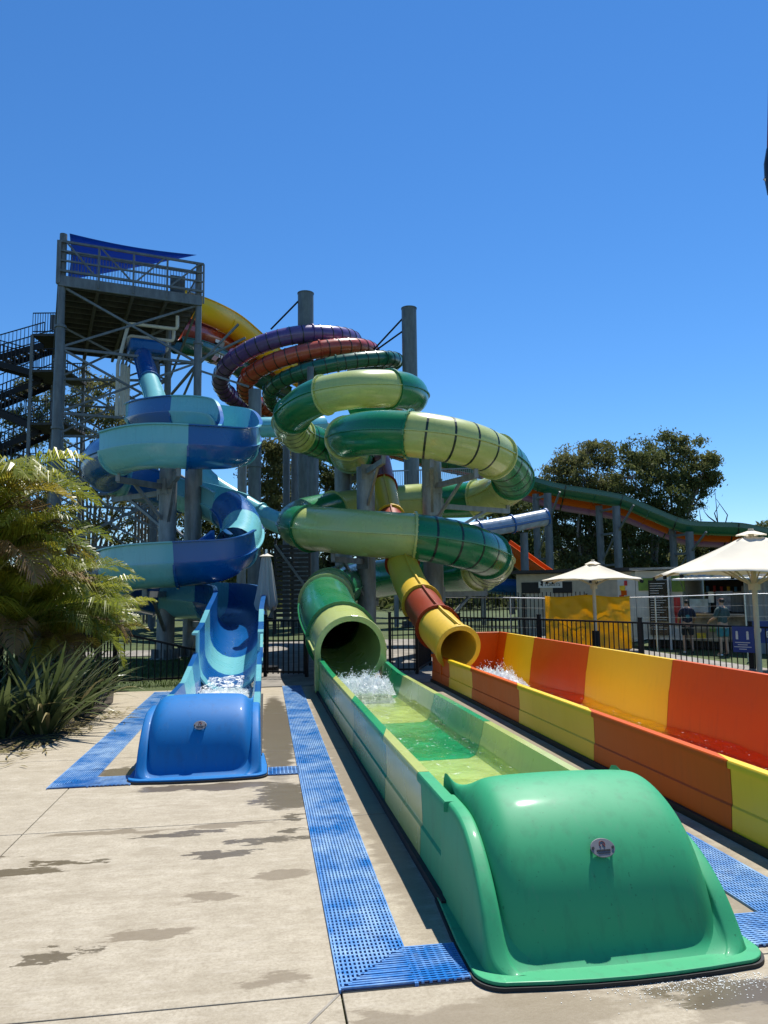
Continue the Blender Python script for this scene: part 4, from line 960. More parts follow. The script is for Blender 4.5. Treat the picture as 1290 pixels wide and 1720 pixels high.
# flax: stiff sword leaves, each one a part
FLAX = leaf('flax_leaf', (.045, .07, .02), (.135, .16, .06), .3, 2.0, .32); FLAXY = leaf('flax_leaf_dry', (.22, .17, .06), (.30, .26, .12), .25, 2.0, .5)
def sword(L, W, bend, tw, mat):
    mb = MB(); n_ = 8; p = Vector((0, 0, 0)); vs = []
    for k in range(n_+1):
        t = k/n_; ang = R(80)-bend*t**1.6; w = W*(.55+.9*t-1.45*t*t) if t < 1 else 0.0; w = max(.002, 1.25*W*min(1, .5+2*t)*(1-t**2.2))
        c_ = Vector((math.cos(tw*t), math.sin(tw*t)*.3, 0)); vs += [p-c_*w+Vector((0, 0, w*.35)), p, p+c_*w+Vector((0, 0, w*.35))]
        p = p+Vector((0, math.cos(ang), math.sin(ang)))*(L/n_)
    o = mb.add(vs, [(k*3+i, k*3+i+1, k*3+i+4, k*3+i+3) for k in range(n_) for i in (0, 1)]).build('x', mat, smooth=True); me = o.data; bpy.data.objects.remove(o); return me
SW = [sword(1.35, .036, .55, .4, FLAX), sword(1.5, .040, .9, .8, FLAX), sword(1.3, .034, 1.3, -.6, FLAX), sword(1.6, .038, .75, -.5, FLAX), sword(1.2, .036, 1.7, .9, FLAX), sword(1.35, .030, 1.6, .5, FLAXY), sword(1.4, .04, 1.05, .3, FLAX)]
def flax(x, y, nl, sc, label, seed):
    rg = random.Random(seed); rt = root('flax_plant', (x, y, 0), label, 'plant', 'flax clumps by the fence')
    for k in range(nl):
        t = k/nl; az = rg.uniform(0, 6.283); out = t**.7; s = sc*rg.uniform(.75, 1.12)
        i = rg.choice((0, 1, 3, 6)) if t < .5 else rg.choice((1, 2, 3, 4, 5, 6, 2, 4))
        inst('leaf', SW[i], rt, (x+math.sin(-az)*.16*out+rg.uniform(-.06, .06), y+math.cos(az)*.16*out, 0), (-.75*out*rg.uniform(.5, 1.15), rg.uniform(-.25, .25), az), (s, s, s))
for k, (px, py, nl, sc, lb) in enumerate([(70, 1232, 74, 0.83, 'largest flax clump with long leaves fanning over the paving'), (0, 1240, 66, 0.83, 'flax clump at the left edge with upright leaves'), (118, 1205, 60, 0.77, 'flax clump nearest the faded blue mat'), (20, 1195, 50, 0.85, 'dark flax clump standing against the fence'), (150, 1188, 42, 0.65, 'small flax clump by the corner of the fence'), (-70, 1250, 50, 0.85, 'flax clump mostly out of view on the left')]):
    p = gnd(px, py); flax(p.x, p.y, nl, sc, lb, 50+k)
soil = MB(); bp_ = [gnd(-160, 1290), gnd(20, 1262), gnd(90, 1248), gnd(150, 1215), gnd(190, 1180), gnd(192, 1156), gnd(60, 1170), gnd(-200, 1200)]
soil.add([(p.x, p.y, .012) for p in bp_], [tuple(range(len(bp_)))]); o = soil.build('garden_bed', plain('leaf_litter_soil', (.045, .034, .022), .95, var=.5, scale=12)); o['kind'] = 'structure'
# dry leaf litter at the edge of the bed
lt_ = MB()
for k in range(420):
    t = RNG.uniform(0, 1); a = gnd(-30, 1285).lerp(gnd(190, 1195), t); x = a.x+RNG.normal(.0, .22); y = a.y+RNG.normal(.05, .3); an = RNG.uniform(0, 6.28); l = RNG.uniform(.03, .16); w = .006
    dx, dy = math.cos(an)*l, math.sin(an)*l; lt_.add([(x-dx, y-dy, .014), (x+dy*.08, y-dx*.08+w, .02), (x+dx, y+dy, .016), (x-dy*.08, y+dx*.08-w, .02)], [(0, 1, 2, 3)])
o = lt_.build('leaf_litter', FLAXY); o['kind'] = 'stuff'; tag(o, 'dry leaves scattered below the flax', 'leaf litter')

# ---- eucalypts
GUM = leaf('gum_leaf', (.055, .08, .022), (.175, .185, .062), .4, .22, .7, .15); GUM2 = leaf('gum_leaf_olive', (.07, .088, .027), (.24, .23, .085), .4, .25, .7, .15); BARK = plain('gum_bark', (.24, .20, .16), .85, var=.35, scale=1.5)
def gum(px, d, blobs, label, trunk_r=.28, dens=1.0, lsz=.14, mat=GUM, seed=1, branch=True):
    """blobs in surveyed directions: (px, py, depth offset, radius in metres)"""
    rg = np.random.default_rng(seed); base = at(px, 1000, d); base.z = 0
    rt = root('gum_tree', base, label, 'tree', 'gum trees behind the slides')
    ctr = [(at(bx, by, d+dd), r*.84) for bx, by, dd, r in blobs]
    lo = min(c.z-r for c, r in ctr); fork = Vector((base.x, base.y, max(1.5, lo*.7))); tr = MB()
    tr.tube([base, base.lerp(fork, .5)+Vector((rg.normal(0, .15), rg.normal(0, .15), 0)), fork], trunk_r, 10, taper=trunk_r*.75)
    V, Fc, kk = [], [], 0
    for c, r in ctr:
        mid = fork.lerp(c, .55)+Vector((rg.normal(0, .4), rg.normal(0, .4), -.4))
        if branch: tr.tube([fork, mid, c], trunk_r*.5, 7, taper=.04)
        nc = int(16*dens*max(1, r*r*.55))
        for q in range(nc):   # leaf clumps over the blob, denser to its skin
            dv = rg.normal(0, 1, 3); dv /= np.linalg.norm(dv); rad = r*rg.uniform(.35, 1.0)**.5
            cc = np.array(c)+dv*rad*np.array([1, 1, .78]); cr = rg.uniform(.28, .62)*(.7+.25*r)
            if branch and q % 4 == 0: tr.tube([c, Vector(cc).lerp(c, .4)+Vector((0, 0, -.1)), Vector(cc)], .05, 5, taper=.012)
            nl = int(88*dens); P_ = cc+rg.normal(0, 1, (nl, 3))*cr*np.array([.55, .55, .36])
            A = rg.normal(0, 1, (nl, 3)); A[:, 2] -= .8; A /= np.linalg.norm(A, axis=1)[:, None]; B = rg.normal(0, 1, (nl, 3)); B -= A*(A*B).sum(1)[:, None]; B /= np.linalg.norm(B, axis=1)[:, None]
            s = lsz*rg.uniform(.6, 1.35, (nl, 1)); a4 = np.stack([P_-A*s, P_+B*s*.36, P_+A*s, P_-B*s*.36], 1).reshape(-1, 3)
            V.append(a4); kk += nl
    V = np.concatenate(V); me = bpy.data.meshes.new('crown'); me.from_pydata(V.tolist(), [], [(4*i, 4*i+1, 4*i+2, 4*i+3) for i in range(kk)]); me.materials.append(mat)
    o = bpy.data.objects.new('crown', me); COL.objects.link(o); o.parent = rt; o.location = -Vector(base)
    tr.build('trunk', BARK, rt, smooth=True); return rt
# right-hand pair
gum(1100, 56, [(1075, 765, 0, 2.0), (1120, 750, 1, 1.9), (1155, 748, 0, 1.5), (1060, 800, -1, 2.2), (1110, 800, 0, 2.4), (1150, 795, 1, 1.9), (1175, 800, 0, 1.4), (1188, 775, 0, .9), (1195, 805, 0, .8), (1165, 835, 0, 1.5), (1120, 845, -1, 2.2), (1075, 850, 0, 2.4), (1045, 870, 0, 2.2), (1095, 890, 0, 2.4), (1140, 885, 0, 1.8), (1085, 930, 0, 2.4), (1130, 930, 1, 2.0), (1040, 930, 1, 2.2), (1085, 965, 0, 2.2), (1120, 970, 0, 2.0)], 'tall spreading gum tree behind the wavy lanes, right of the pair', .34, seed=2)
gum(985, 58, [(985, 765, 0, 1.9), (1010, 760, 1, 1.7), (960, 778, 0, 1.7), (940, 800, 0, 1.6), (980, 800, -1, 2.2), (1020, 800, 0, 2.0), (920, 825, 0, 1.6), (955, 835, 0, 2.2), (1000, 840, 0, 2.4), (930, 870, 0, 2.3), (975, 880, 0, 2.4), (1015, 880, 0, 2.2), (905, 880, 0, 1.8), (940, 920, 0, 2.4), (990, 925, 0, 2.4), (1030, 925, 1, 2.0), (950, 960, 0, 2.3), (1000, 965, 0, 2.2), (905, 925, 0, 2.0)], 'dense gum tree behind the wavy lanes, left of the pair', .32, mat=GUM2, seed=3)
gum(860, 54, [(855, 860, 0, 1.7), (880, 855, 0, 1.6), (835, 880, 0, 1.8), (870, 890, 0, 2.0), (850, 920, 0, 2.2), (885, 925, 0, 1.9), (820, 925, 0, 2.0), (860, 960, 0, 2.2), (895, 960, 0, 2.0), (820, 965, 0, 2.0)], 'lower gum tree just right of the green spiral', .24, seed=4)
gum(1195, 50, [(1185, 915, 0, 1.3), (1215, 905, 0, 1.2), (1240, 915, 0, 1.2), (1160, 930, 0, 1.4), (1200, 945, 0, 1.6), (1235, 950, 0, 1.5), (1170, 965, 0, 1.6), (1270, 940, 0, 1.4), (1215, 975, 0, 1.6), (1275, 975, 0, 1.5)], 'low bushy gum tree behind the kiosk', .2, mat=GUM2, seed=5, branch=False)
# middle
gum(455, 50, [(445, 765, 0, 1.5), (465, 755, 0, 1.2), (450, 800, 0, 1.8), (480, 790, 0, 1.5), (440, 840, 0, 1.7), (470, 840, 0, 1.8), (455, 885, 0, 1.9), (490, 880, 0, 1.8), (445, 930, 0, 1.8), (480, 930, 0, 1.9), (520, 900, 0, 1.7), (510, 850, 0, 1.6), (465, 970, 0, 2.0), (510, 960, 0, 1.9)], 'gum tree seen between the blue and green spirals', .26, mat=GUM2, seed=6)
gum(570, 52, [(548, 780, 0, 1.4), (570, 800, 0, 1.7), (545, 830, 0, 1.7), (590, 830, 0, 1.8), (560, 870, 0, 1.9), (610, 870, 0, 1.8), (540, 930, 0, 2.0), (590, 930, 0, 2.0), (640, 920, 0, 1.9), (690, 920, 0, 1.9), (740, 920, 0, 1.9), (640, 965, 0, 2.0), (700, 965, 0, 2.0), (760, 960, 0, 2.0), (780, 910, 0, 1.7), (560, 970, 0, 2.0)], 'dark gum tree behind the green spiral', .26, seed=7)
# left, thin and airy behind the tower
gum(150, 50, [(150, 640, 0, 1.3), (185, 655, 0, 1.4), (130, 670, 0, 1.4), (165, 690, 0, 1.5), (205, 690, 0, 1.4), (140, 715, 0, 1.4), (185, 730, 0, 1.5), (215, 740, 0, 1.3), (160, 765, 0, 1.4), (200, 780, 0, 1.5), (140, 800, 0, 1.5), (180, 830, 0, 1.7), (220, 830, 0, 1.6), (150, 870, 0, 1.7), (210, 890, 0, 1.8), (250, 850, 0, 1.5), (170, 930, 0, 1.9), (230, 940, 0, 1.9)], 'airy gum tree seen through the tower bracing', .22, dens=.72, mat=GUM2, seed=8)
gum(60, 54, [(45, 655, 0, 1.2), (75, 650, 0, 1.3), (55, 685, 0, 1.4), (25, 700, 0, 1.3), (85, 700, 0, 1.3), (50, 730, 0, 1.4), (15, 745, 0, 1.4), (85, 750, 0, 1.4), (40, 780, 0, 1.5), (90, 790, 0, 1.5), (10, 800, 0, 1.6), (60, 830, 0, 1.8), (100, 850, 0, 1.8), (20, 860, 0, 1.8), (60, 900, 0, 2.0)], 'airy gum tree behind the zigzag staircase', .22, dens=.72, mat=GUM, seed=9)
gum(330, 52, [(280, 880, 0, 1.8), (320, 870, 0, 1.7), (360, 860, 0, 1.6), (395, 880, 0, 1.7), (300, 920, 0, 1.9), (350, 915, 0, 1.9), (390, 930, 0, 1.9), (320, 960, 0, 2.0), (370, 970, 0, 2.0), (270, 960, 0, 2.0), (415, 960, 0, 1.9)], 'low dark gum tree behind the blue spiral', .22, seed=10)
gum(1330, 60, [(1300, 900, 0, 2), (1340, 890, 0, 2), (1380, 910, 0, 2), (1310, 945, 0, 2.2), (1360, 950, 0, 2.2), (1420, 940, 0, 2.2)], 'gum tree beyond the right edge', .22, seed=11, branch=False)
# bare dead branches
db_ = root('dead_branch', at(1205, 900, 52), 'bare dead branches sticking up beside the gum crown', 'branch')
for a, b_, c_ in (((1215, 925), (1206, 880), (1201, 825)), ((1213, 900), (1222, 865), (1203, 838)), ((1206, 880), (1190, 868), (1182, 858)), ((1180, 900), (1178, 880), (1174, 853)), ((1210, 890), (1200, 862), (1209, 846))): MB().tube([at(*a, 52), at(*b_, 52), at(*c_, 52)], .06, 6, taper=.015).build('twig', DKTIMBER, db_, smooth=True)
# far tree belt closing the horizon
V, kk = [], 0; rg = np.random.default_rng(5)
for k in range(1500):
    a = rg.uniform(-1.5, 1.5); d = rg.uniform(80, 130); x, y = d*math.sin(a+.15), d*math.cos(a+.15); h = rg.uniform(2.5, 6.5)
    nl = 60; P_ = np.array([x, y, 0])+np.stack([rg.normal(0, 2.2, nl), rg.normal(0, 2.2, nl), rg.uniform(0, h, nl)], 1)
    A = rg.normal(0, 1, (nl, 3)); A /= np.linalg.norm(A, axis=1)[:, None]; B = np.cross(A, rg.normal(0, 1, (nl, 3))); B /= np.linalg.norm(B, axis=1)[:, None]
    s = rg.uniform(.35, .8, (nl, 1)); V.append(np.stack([P_-A*s, P_+B*s*.5, P_+A*s, P_-B*s*.5], 1).reshape(-1, 3)); kk += nl
me = bpy.data.meshes.new('far_trees'); me.from_pydata(np.concatenate(V).tolist(), [], [(4*i, 4*i+1, 4*i+2, 4*i+3) for i in range(kk)]); me.materials.append(GUM)
o = bpy.data.objects.new('far_woodland', me); COL.objects.link(o); o['kind'] = 'stuff'; tag(o, 'far belt of trees closing the horizon', 'trees')
# ================================================================== UMBRELLAS
def umbrella(px, d, ztop, zeave, half, rot, label, pole_r=.045, base_mat=None, sides=8, square=True):
    p = at(px, 1000, d); x, y = p.x, p.y; z0 = terr(x, y); rt = root('market_umbrella', (x, y, z0), label, 'umbrella', 'cream market umbrellas')
    cn = []
    for k in range(sides):
        a = rot+2*math.pi*k/sides; r = half*(1.0 if (not square or k % 2 == 0) else 1/math.sqrt(2)*1.02); cn.append((a, r))
    cv = []; nr = 9; ns = sides*6; 
    for i in range(nr+1):
        t = .10+.90*i/nr
        for s in range(ns):
            k = s//6; f = (s % 6)/6; a0, r0 = cn[k]; a1, r1 = cn[(k+1) % sides]
            q0 = Vector((math.cos(a0)*r0, math.sin(a0)*r0, 0)); q1 = Vector((math.cos(a1)*r1, math.sin(a1)*r1, 0)); q = q0.lerp(q1, f)*t
            mid = 4*f*(1-f); z = ztop-.10+(zeave-ztop+.10)*t-.055*math.sin(math.pi*t)*(.6+.4*mid)*half*.35 - mid*.05*t + (mid*.10*max(0, t-.55)/.45)
            q = q*(1-.035*mid*t); wr = .006*math.sin(s*2.4+i)*t
            cv.append((x+q.x, y+q.y, z+wr))
    fs = [(i*ns+s, i*ns+(s+1) % ns, (i+1)*ns+(s+1) % ns, (i+1)*ns+s) for i in range(nr) for s in range(ns)]
    o = MB().add(cv, fs).build('canopy', CANVAS, rt, smooth=True); md = o.modifiers.new('thick', 'SOLIDIFY'); md.thickness = .006
    vt = MB(); K = 16; vv = [(x, y, ztop-.045)]
    for k in range(K):
        a = rot+2*math.pi*k/K; vv.append((x+math.cos(a)*half*.12, y+math.sin(a)*half*.12, ztop-.145+.012*math.cos(k*2)))
    vt.add(vv, [(0, 1+k, 1+(k+1) % K) for k in range(K)]).build('vent_cap', CANVAS, rt, smooth=True)
    MB().cyl((x, y, z0), (x, y, ztop-.02), pole_r, n=14).build('pole', plain('umbrella_pole_paint', (.60, .52, .38), .5, var=.08) if 'umbrella_pole_paint' not in MATS else MATS['umbrella_pole_paint'], rt, smooth=True)
    hub = ztop-(ztop-zeave)*1.25
    MB().cyl((x, y, hub-.07), (x, y, hub+.07), pole_r*2.1, n=12).build('hub', MATS['umbrella_pole_paint'], rt)
    for a, r in cn:
        e = Vector((x+math.cos(a)*r*.98, y+math.sin(a)*r*.98, zeave-.03)); c_ = Vector((x, y, ztop-.16)); MB().bar(c_, e, .022, .035).build('rib', MATS['umbrella_pole_paint'], rt)
        MB().bar(Vector((x, y, hub)), c_.lerp(e, .52), .018, .028).build('stretcher', MATS['umbrella_pole_paint'], rt)
        MB().box(e, (.05, .05, .07)).build('corner_pocket', BLACKP, rt)
    if base_mat is None: MB().cyl((x, y, z0), (x, y, z0+.62), pole_r*2.2, n=14).build('base_sleeve', BLACKP, rt, smooth=True)
    MB().box((x, y, z0+.03), (.7, .7, .06)).build('base_plate', BLACKP, rt)
umbrella(998, 20.5, 2.44, 1.85, 1.75, .3, 'cream market umbrella with black base in front of the yellow tarpaulin')
umbrella(1268, 14.6, 2.76, 1.86, 2.28, R(8.9+16), 'larger cream market umbrella at the right edge before the kiosk', .05, base_mat=CANVAS)
# closed umbrella
p = at(447, 1000, 16.2); x, y = p.x, p.y; cu = root('closed_umbrella', (x, y, 0), 'closed grey white umbrella standing between the blue and green slides', 'umbrella')
MB().cyl((x, y, 0), (x, y, 2.55), .028, n=10).build('pole', STEELW, cu, smooth=True)
cv = []; K = 40; zs = [2.42, 2.36, 2.1, 1.8, 1.5, 1.36, 1.30]; rs = [.07, .09, .125, .16, .205, .22, .20]
for z, r in zip(zs, rs):
    for k in range(K):
        a = 2*math.pi*k/K; rr_ = r*(1+.17*math.sin(a*8)+.05*math.sin(a*3+z*4)); cv.append((x+math.cos(a)*rr_, y+math.sin(a)*rr_, z+(.05*math.sin(a*8+1) if z < 1.4 else 0)))
MB().add(cv, [(i*K+k, i*K+(k+1) % K, (i+1)*K+(k+1) % K, (i+1)*K+k) for i in range(len(zs)-1) for k in range(K)]+[tuple(range(K))]).build('furled_canopy', PALE_UMB, cu, smooth=True)
MB().cyl((x, y, 2.40), (x, y, 2.46), .15, .03, n=16).build('top_cap', CANVAS, cu, smooth=True)
MB().cyl((x, y, 0), (x, y, .10), .25, n=16).build('base', BLACKP, cu)

# ================================================================== TOILET BLOCK, TARPAULIN
def frame_at(px0, px1, py, d0, d1):
    a, b_ = at(px0, py, d0), at(px1, py, d1); a.z = b_.z = 0; u_ = (b_-a); L = u_.length; u_.normalize(); return a, u_, Vector((-u_.y, u_.x, 0)), L
BEIGE = plain('cream_cladding', (.48, .43, .34), .7, var=.12); PALEW = plain('white_trailer_panel', (.62, .60, .55), .5, var=.1); DARKI = plain('dark_opening', (.012, .012, .013), .6)
WHITEP = plain('white_paint', (.75, .74, .70), .6, var=.06); ROOFM = steel('zinc_roof', (.36, .37, .37), .4, .5)
o_, u_, v_, L_ = frame_at(868, 1062, 1000, 30, 27.5); ang = math.atan2(u_.y, u_.x)
def BX(rt, name, mat, a, b_, z, size, O=None, bevel=0):   # box in a facade frame: a along, b into depth
    return MB().box(O_+U_*a+V_*b_+Vector((0, 0, z)), size, rz=A_).build(name, mat, rt, bevel=bevel)
O_, U_, V_, A_ = o_, u_, v_, ang
tb = root('toilet_block', o_, 'cream toilet block with dark flat roof behind the white umbrella', 'building')
BX(tb, 'wall', BEIGE, L_/2, 1.6, 1.0, (L_, 3.2, 2.5)); BX(tb, 'roof', DKTIMBER, L_/2, 1.5, 2.33, (L_+.5, 3.8, .12))
for a in (.6, L_*.42): 
    w_ = BX(tb, 'window', DARKI, a, -.01, 1.72, (.75, .06, .42)); 
sg = BX(tb, 'sign_board', WHITEP, L_*.26+.25, -.03, 1.83, (.95, .03, .24))
def text(body, loc, size, rz, mat, parent, name='lettering', tilt=math.pi/2, sx=1.0):
    cu_ = bpy.data.curves.new(name, 'FONT'); cu_.body = body; cu_.size = size; cu_.align_x = 'CENTER'; cu_.align_y = 'CENTER'; cu_.extrude = .004
    ob = bpy.data.objects.new(name, cu_); COL.objects.link(ob); dg = bpy.context.evaluated_depsgraph_get(); me = bpy.data.meshes.new_from_object(ob.evaluated_get(dg)); bpy.data.objects.remove(ob)
    me.materials.clear(); me.materials.append(mat); ob = bpy.data.objects.new(name, me); COL.objects.link(ob); ob.parent = parent
    ob.location = Vector(loc)-wloc(parent); ob.rotation_euler = (tilt, 0, rz); ob.scale = (sx, 1, 1); return ob
text('TOILETS', O_+U_*(L_*.26+.33)+V_*-.055+Vector((0, 0, 1.83)), .17, A_, BLACKP, sg)
MB().add([O_+U_*(L_*.26-.17)+V_*-.05+Vector((0, 0, 1.83)), O_+U_*(L_*.26-.05)+V_*-.05+Vector((0, 0, 1.90)), O_+U_*(L_*.26-.05)+V_*-.05+Vector((0, 0, 1.76))], [(0, 1, 2)]).build('arrow', BLACKP, sg)
# yellow tarpaulin laced to the temporary fence
a, b_ = at(915, 1000, 21.7), at(1057, 1000, 21.2); tv = []; nx_, nz = 60, 22
for j in range(nz+1):
    for i in range(nx_+1):
        f, g_ = i/nx_, j/nz; p = a.lerp(b_, f); topz = at(915, 1001, 21.7).z-.03*math.sin(f*9.4)-.02*f; botz = -.05; z = topz+(botz-topz)*g_
        dz = .022*math.sin(f*30+g_*9)*g_+.03*math.sin(f*13-g_*10+2)+.016*math.sin(f*34-g_*16)+.012*math.sin(f*21+g_*19+1)+.05*noise.noise(Vector((f*7, g_*4, 2)))+.025*noise.noise(Vector((f*26, g_*13, 5)))
        n2 = Vector((-(b_-a).y, (b_-a).x, 0)).normalized(); q = p-n2*(dz+.10); tv.append((q.x, q.y, z))
o = MB().add(tv, [(j*(nx_+1)+i, j*(nx_+1)+i+1, (j+1)*(nx_+1)+i+1, (j+1)*(nx_+1)+i) for j in range(nz) for i in range(nx_)]).build('tarpaulin', TARP, smooth=True)
tag(o, 'creased yellow tarpaulin hung on the temporary fence', 'tarpaulin'); md = o.modifiers.new('thick', 'SOLIDIFY'); md.thickness = .004

# ================================================================== KIOSK
O_, U_, V_, L_ = frame_at(1070, 1262, 1000, 25.2, 23.0); A_ = math.atan2(U_.y, U_.x); ZK = -.28
kt = root('food_kiosk', O_+Vector((0, 0, ZK)), 'white food kiosk with raised flap awning and dark menu boards', 'kiosk')
K_ = lambda a, b_, z, s, n_, m_, bevel=0, par=None: BX(par or kt, n_, m_, a, b_, z+ZK, s, bevel=bevel)
gr_ = plain('printed_panel', (.34, .26, .16), .6, var=.6, scale=2.5); ST = plain('stainless', (.42, .43, .43), .3, .7, var=.1); REDP = plain('red_print', (.52, .03, .03), .5); YELP = plain('yellow_print', (.75, .5, .03), .5); NAVY = plain('navy_board', (.012, .03, .13), .5); GRNP = plain('green_print', (.15, .26, .04), .5); BLUP = plain('blue_print', (.05, .3, .6), .5)
c0, c1 = 1.55, 4.35    # serving opening
K_(.72, 1.1, 1.38, (1.5, 2.2, 2.2), 'wall_panel', PALEW); K_((c1+L_)/2, 1.1, 1.38, (L_-c1, 2.2, 2.2), 'wall_panel', PALEW)
K_((c0+c1)/2, 1.1, .68, (c1-c0, 2.2, .82), 'counter_front', gr_); K_((c0+c1)/2, 1.1, 2.36, (c1-c0, 2.2, .24), 'header', PALEW); K_((c0+c1)/2, 2.1, 1.6, (c1-c0, .1, 1.4), 'back_wall', DARKI)
K_(L_/2, 1.05, 2.55, (L_+.25, 2.6, .07), 'roof', ROOFM); K_((c0+c1)/2, -.08, 1.10, (c1-c0+.1, .42, .05), 'counter_top', ST)
K_(L_/2, 1.2, .14, (L_-.4, 1.8, .24), 'chassis', DARKI)
# header lettering strip: small coloured marks, unreadable in the photograph
rg = random.Random(4)
for k in range(22): K_(c0+.12+k*.122, -.02, 2.37+rg.uniform(-.03, .03), (rg.uniform(.05, .11), .02, rg.uniform(.05, .14)), 'header_mark', rg.choice((REDP, YELP, BLUP, DKTIMBER, GRNP)))
# flap awning, raised
fa = O_+U_*c0+V_*-.02+Vector((0, 0, 2.20+ZK)); fb = O_+U_*c1+V_*-.02+Vector((0, 0, 2.20+ZK)); fo = V_*-1.15+Vector((0, 0, -.06))
fl = MB().add([fa, fb, fb+fo, fa+fo, fa+Vector((0, 0, .05)), fb+Vector((0, 0, .05)), fb+fo+Vector((0, 0, .05)), fa+fo+Vector((0, 0, .05))], [(0, 1, 2, 3), (7, 6, 5, 4), (0, 4, 5, 1), (1, 5, 6, 2), (2, 6, 7, 3), (3, 7, 4, 0)]).build('flap_awning', WHITEP, kt)
for k in range(18):
    p = fa.lerp(fb, (k+1)/19.5)+fo*rg.uniform(.55, .75)+Vector((0, 0, .056)); MB().box(p, (rg.uniform(.05, .11), .22, .008), rz=A_).build('awning_mark', rg.choice((YELP, GRNP, YELP, DKTIMBER)), fl)
for a in (c0+.1, c1-.1): MB().cyl(O_+U_*a+V_*-.05+Vector((0, 0, 1.5+ZK)), O_+U_*a+V_*-.8+Vector((0, 0, 2.17+ZK)), .015, n=6).build('gas_strut', ST, fl)
# things on the counter line and inside
for nm, a, b_, z, s, mt in (('glass_case', 1.95, .12, 1.36, (.55, .3, .42), plain('pale_glass_case', (.42, .52, .56), .15)), ('glass_case', 3.3, .15, 1.42, (.8, .35, .5), plain('dark_glass_case', (.10, .12, .13), .1)), ('poster', 2.65, .25, 1.5, (.5, .04, .6), plain('poster_print', (.30, .33, .40), .5, var=.5, scale=8)), ('shelf', 2.9, 1.9, 1.75, (2.6, .25, .04), ST), ('drinks_fridge', 4.0, 1.4, 1.5, (.6, .5, 1.2), REDP), ('yellow_panel', 3.35, 1.9, 1.95, (.5, .06, .4), YELP), ('grille', 4.1, .2, 1.42, (.38, .04, .5), ST), ('white_card', 2.3, .1, 1.62, (.16, .02, .34), WHITEP), ('sign_card', 4.2, -.03, .95, (.3, .02, .4), BLUP)): K_(a, b_, z, s, nm, mt)
for k in range(10): K_(1.7+k*.22, 1.85, 1.86, (.08, .08, rg.uniform(.12, .24)), 'bottle', rg.choice((REDP, YELP, WHITEP, BLUP)))
for k in range(8): K_(1.62+k*.35, -.02, .62+rg.uniform(-.2, .15), (rg.uniform(.15, .3), .02, rg.uniform(.15, .3)), 'print_patch', rg.choice((REDP, gr_, YELP, GRNP, BEIGE)))
# menu boards with rows of unreadable lines
def menu(a, z, w, h, rows):
    bd = K_(a, -.05, z, (w, .04, h), 'menu_board', BLACKF); K_(a, -.075, z-h*.27, (w*.9, .012, .05), 'price_strip', plain('timber_strip', (.4, .28, .12), .6) if 'timber_strip' not in MATS else MATS['timber_strip'], par=bd)
    for k in range(rows):
        zz = z+h*.44-k*h*.88/rows; ww = w*rg.uniform(.4, .8); K_(a-w*.42+ww/2, -.075, zz, (ww, .01, .016), 'text_line', WHITEP, par=bd)
menu(.75, 1.30, .68, 1.75, 20); menu(4.72, 1.35, .55, 1.75, 20)
K_(1.3, -.05, 1.35, (.2, .03, .55), 'red_balloon_print', REDP); K_(1.3, -.05, .95, (.17, .03, .4), 'red_balloon_print', REDP); K_(1.36, -.05, 2.05, (.4, .03, .5), 'green_print_panel', GRNP); K_(.35, -.03, 2.05, (.55, .03, .4), 'green_print_panel', GRNP)
K_(1.12, -.25, 1.15, (.05, .05, 2.35), 'awning_post', WHITEP)
wf = K_(-.35, .6, 1.3, (.6, 1.2, 2.0), 'wind_flag_panel', PALEW)
for k in range(7): K_(-.45+rg.uniform(-.1, .12), -.02, 2.1-k*.16, (rg.uniform(.08, .2), .02, .16), 'orange_print', rg.choice((REDP, YELP, ORANGE)), par=wf)
# grey curtain wall right of the kiosk
O2, U2, V2, L2 = frame_at(1250, 1400, 1000, 22.6, 21); cvs = []
for i in range(81):
    f = i/80; q = O2+U2*L2*f+V2*(.05*math.sin(f*70)+.03*math.sin(f*31)); cvs += [(q.x, q.y, ZK), (q.x, q.y, 2.1)]
tag(MB().add(cvs, [(2*i, 2*i+2, 2*i+3, 2*i+1) for i in range(80)]).build('side_curtain', canvas_mat('grey_curtain', (.42, .41, .39), .2), smooth=True), 'pale grey hanging curtain right of the food kiosk', 'curtain')
# blue sign boards hung on the fence
p = at(1248, 1070, 15.9); O_, U_ = p, Vector((math.cos(-.35), math.sin(-.35), 0)); V_ = Vector((-U_.y, U_.x, 0)); A_ = -.35
def sgn(px0, px1, py0, py1, d):
    a, b_ = at(px0, py1, d), at(px1, py1, d-.3); t = at(px0, py0, d); return a, b_, t.z-a.z
a, b_, h = sgn(1232, 1268, 1052, 1095, 15.4); uu = (b_-a); uu.z = 0; w = uu.length; uu.normalize(); an = math.atan2(uu.y, uu.x); nn = Vector((uu.y, -uu.x, 0))
bs = root('notice_sign', a, 'blue notice sign with two white figures on the fence', 'sign'); cc = a+uu*w/2+Vector((0, 0, h/2)); BLSIGN = plain('blue_sign_paint', (.015, .05, .26), .5, var=.08)
MB().box(cc, (w, .02, h), rz=an).build('panel', BLSIGN, bs)
for f in (.22, .72):
    q = a+uu*w*f+nn*.014+Vector((0, 0, h*.62)); MB().box(q, (w*.11, .006, h*.24), rz=an).build('icon_body', WHITEP, bs); MB().cyl(q+Vector((0, 0, h*.16))-nn*.003, q+Vector((0, 0, h*.16))+nn*.004, w*.055, n=12).build('icon_head', WHITEP, bs)
for k in range(4): MB().box(a+uu*w*.47+nn*.014+Vector((0, 0, h*(.38-k*.085))), (w*(.7, .45, .8, .35)[k], .006, h*.028), rz=an).build('text_line', WHITEP, bs)
a, b_, h = sgn(1262, 1330, 1043, 1080, 16.6); uu = (b_-a); uu.z = 0; w = uu.length; uu.normalize(); an = math.atan2(uu.y, uu.x); nn = Vector((uu.y, -uu.x, 0)); cc = a+uu*w/2+Vector((0, 0, h/2))
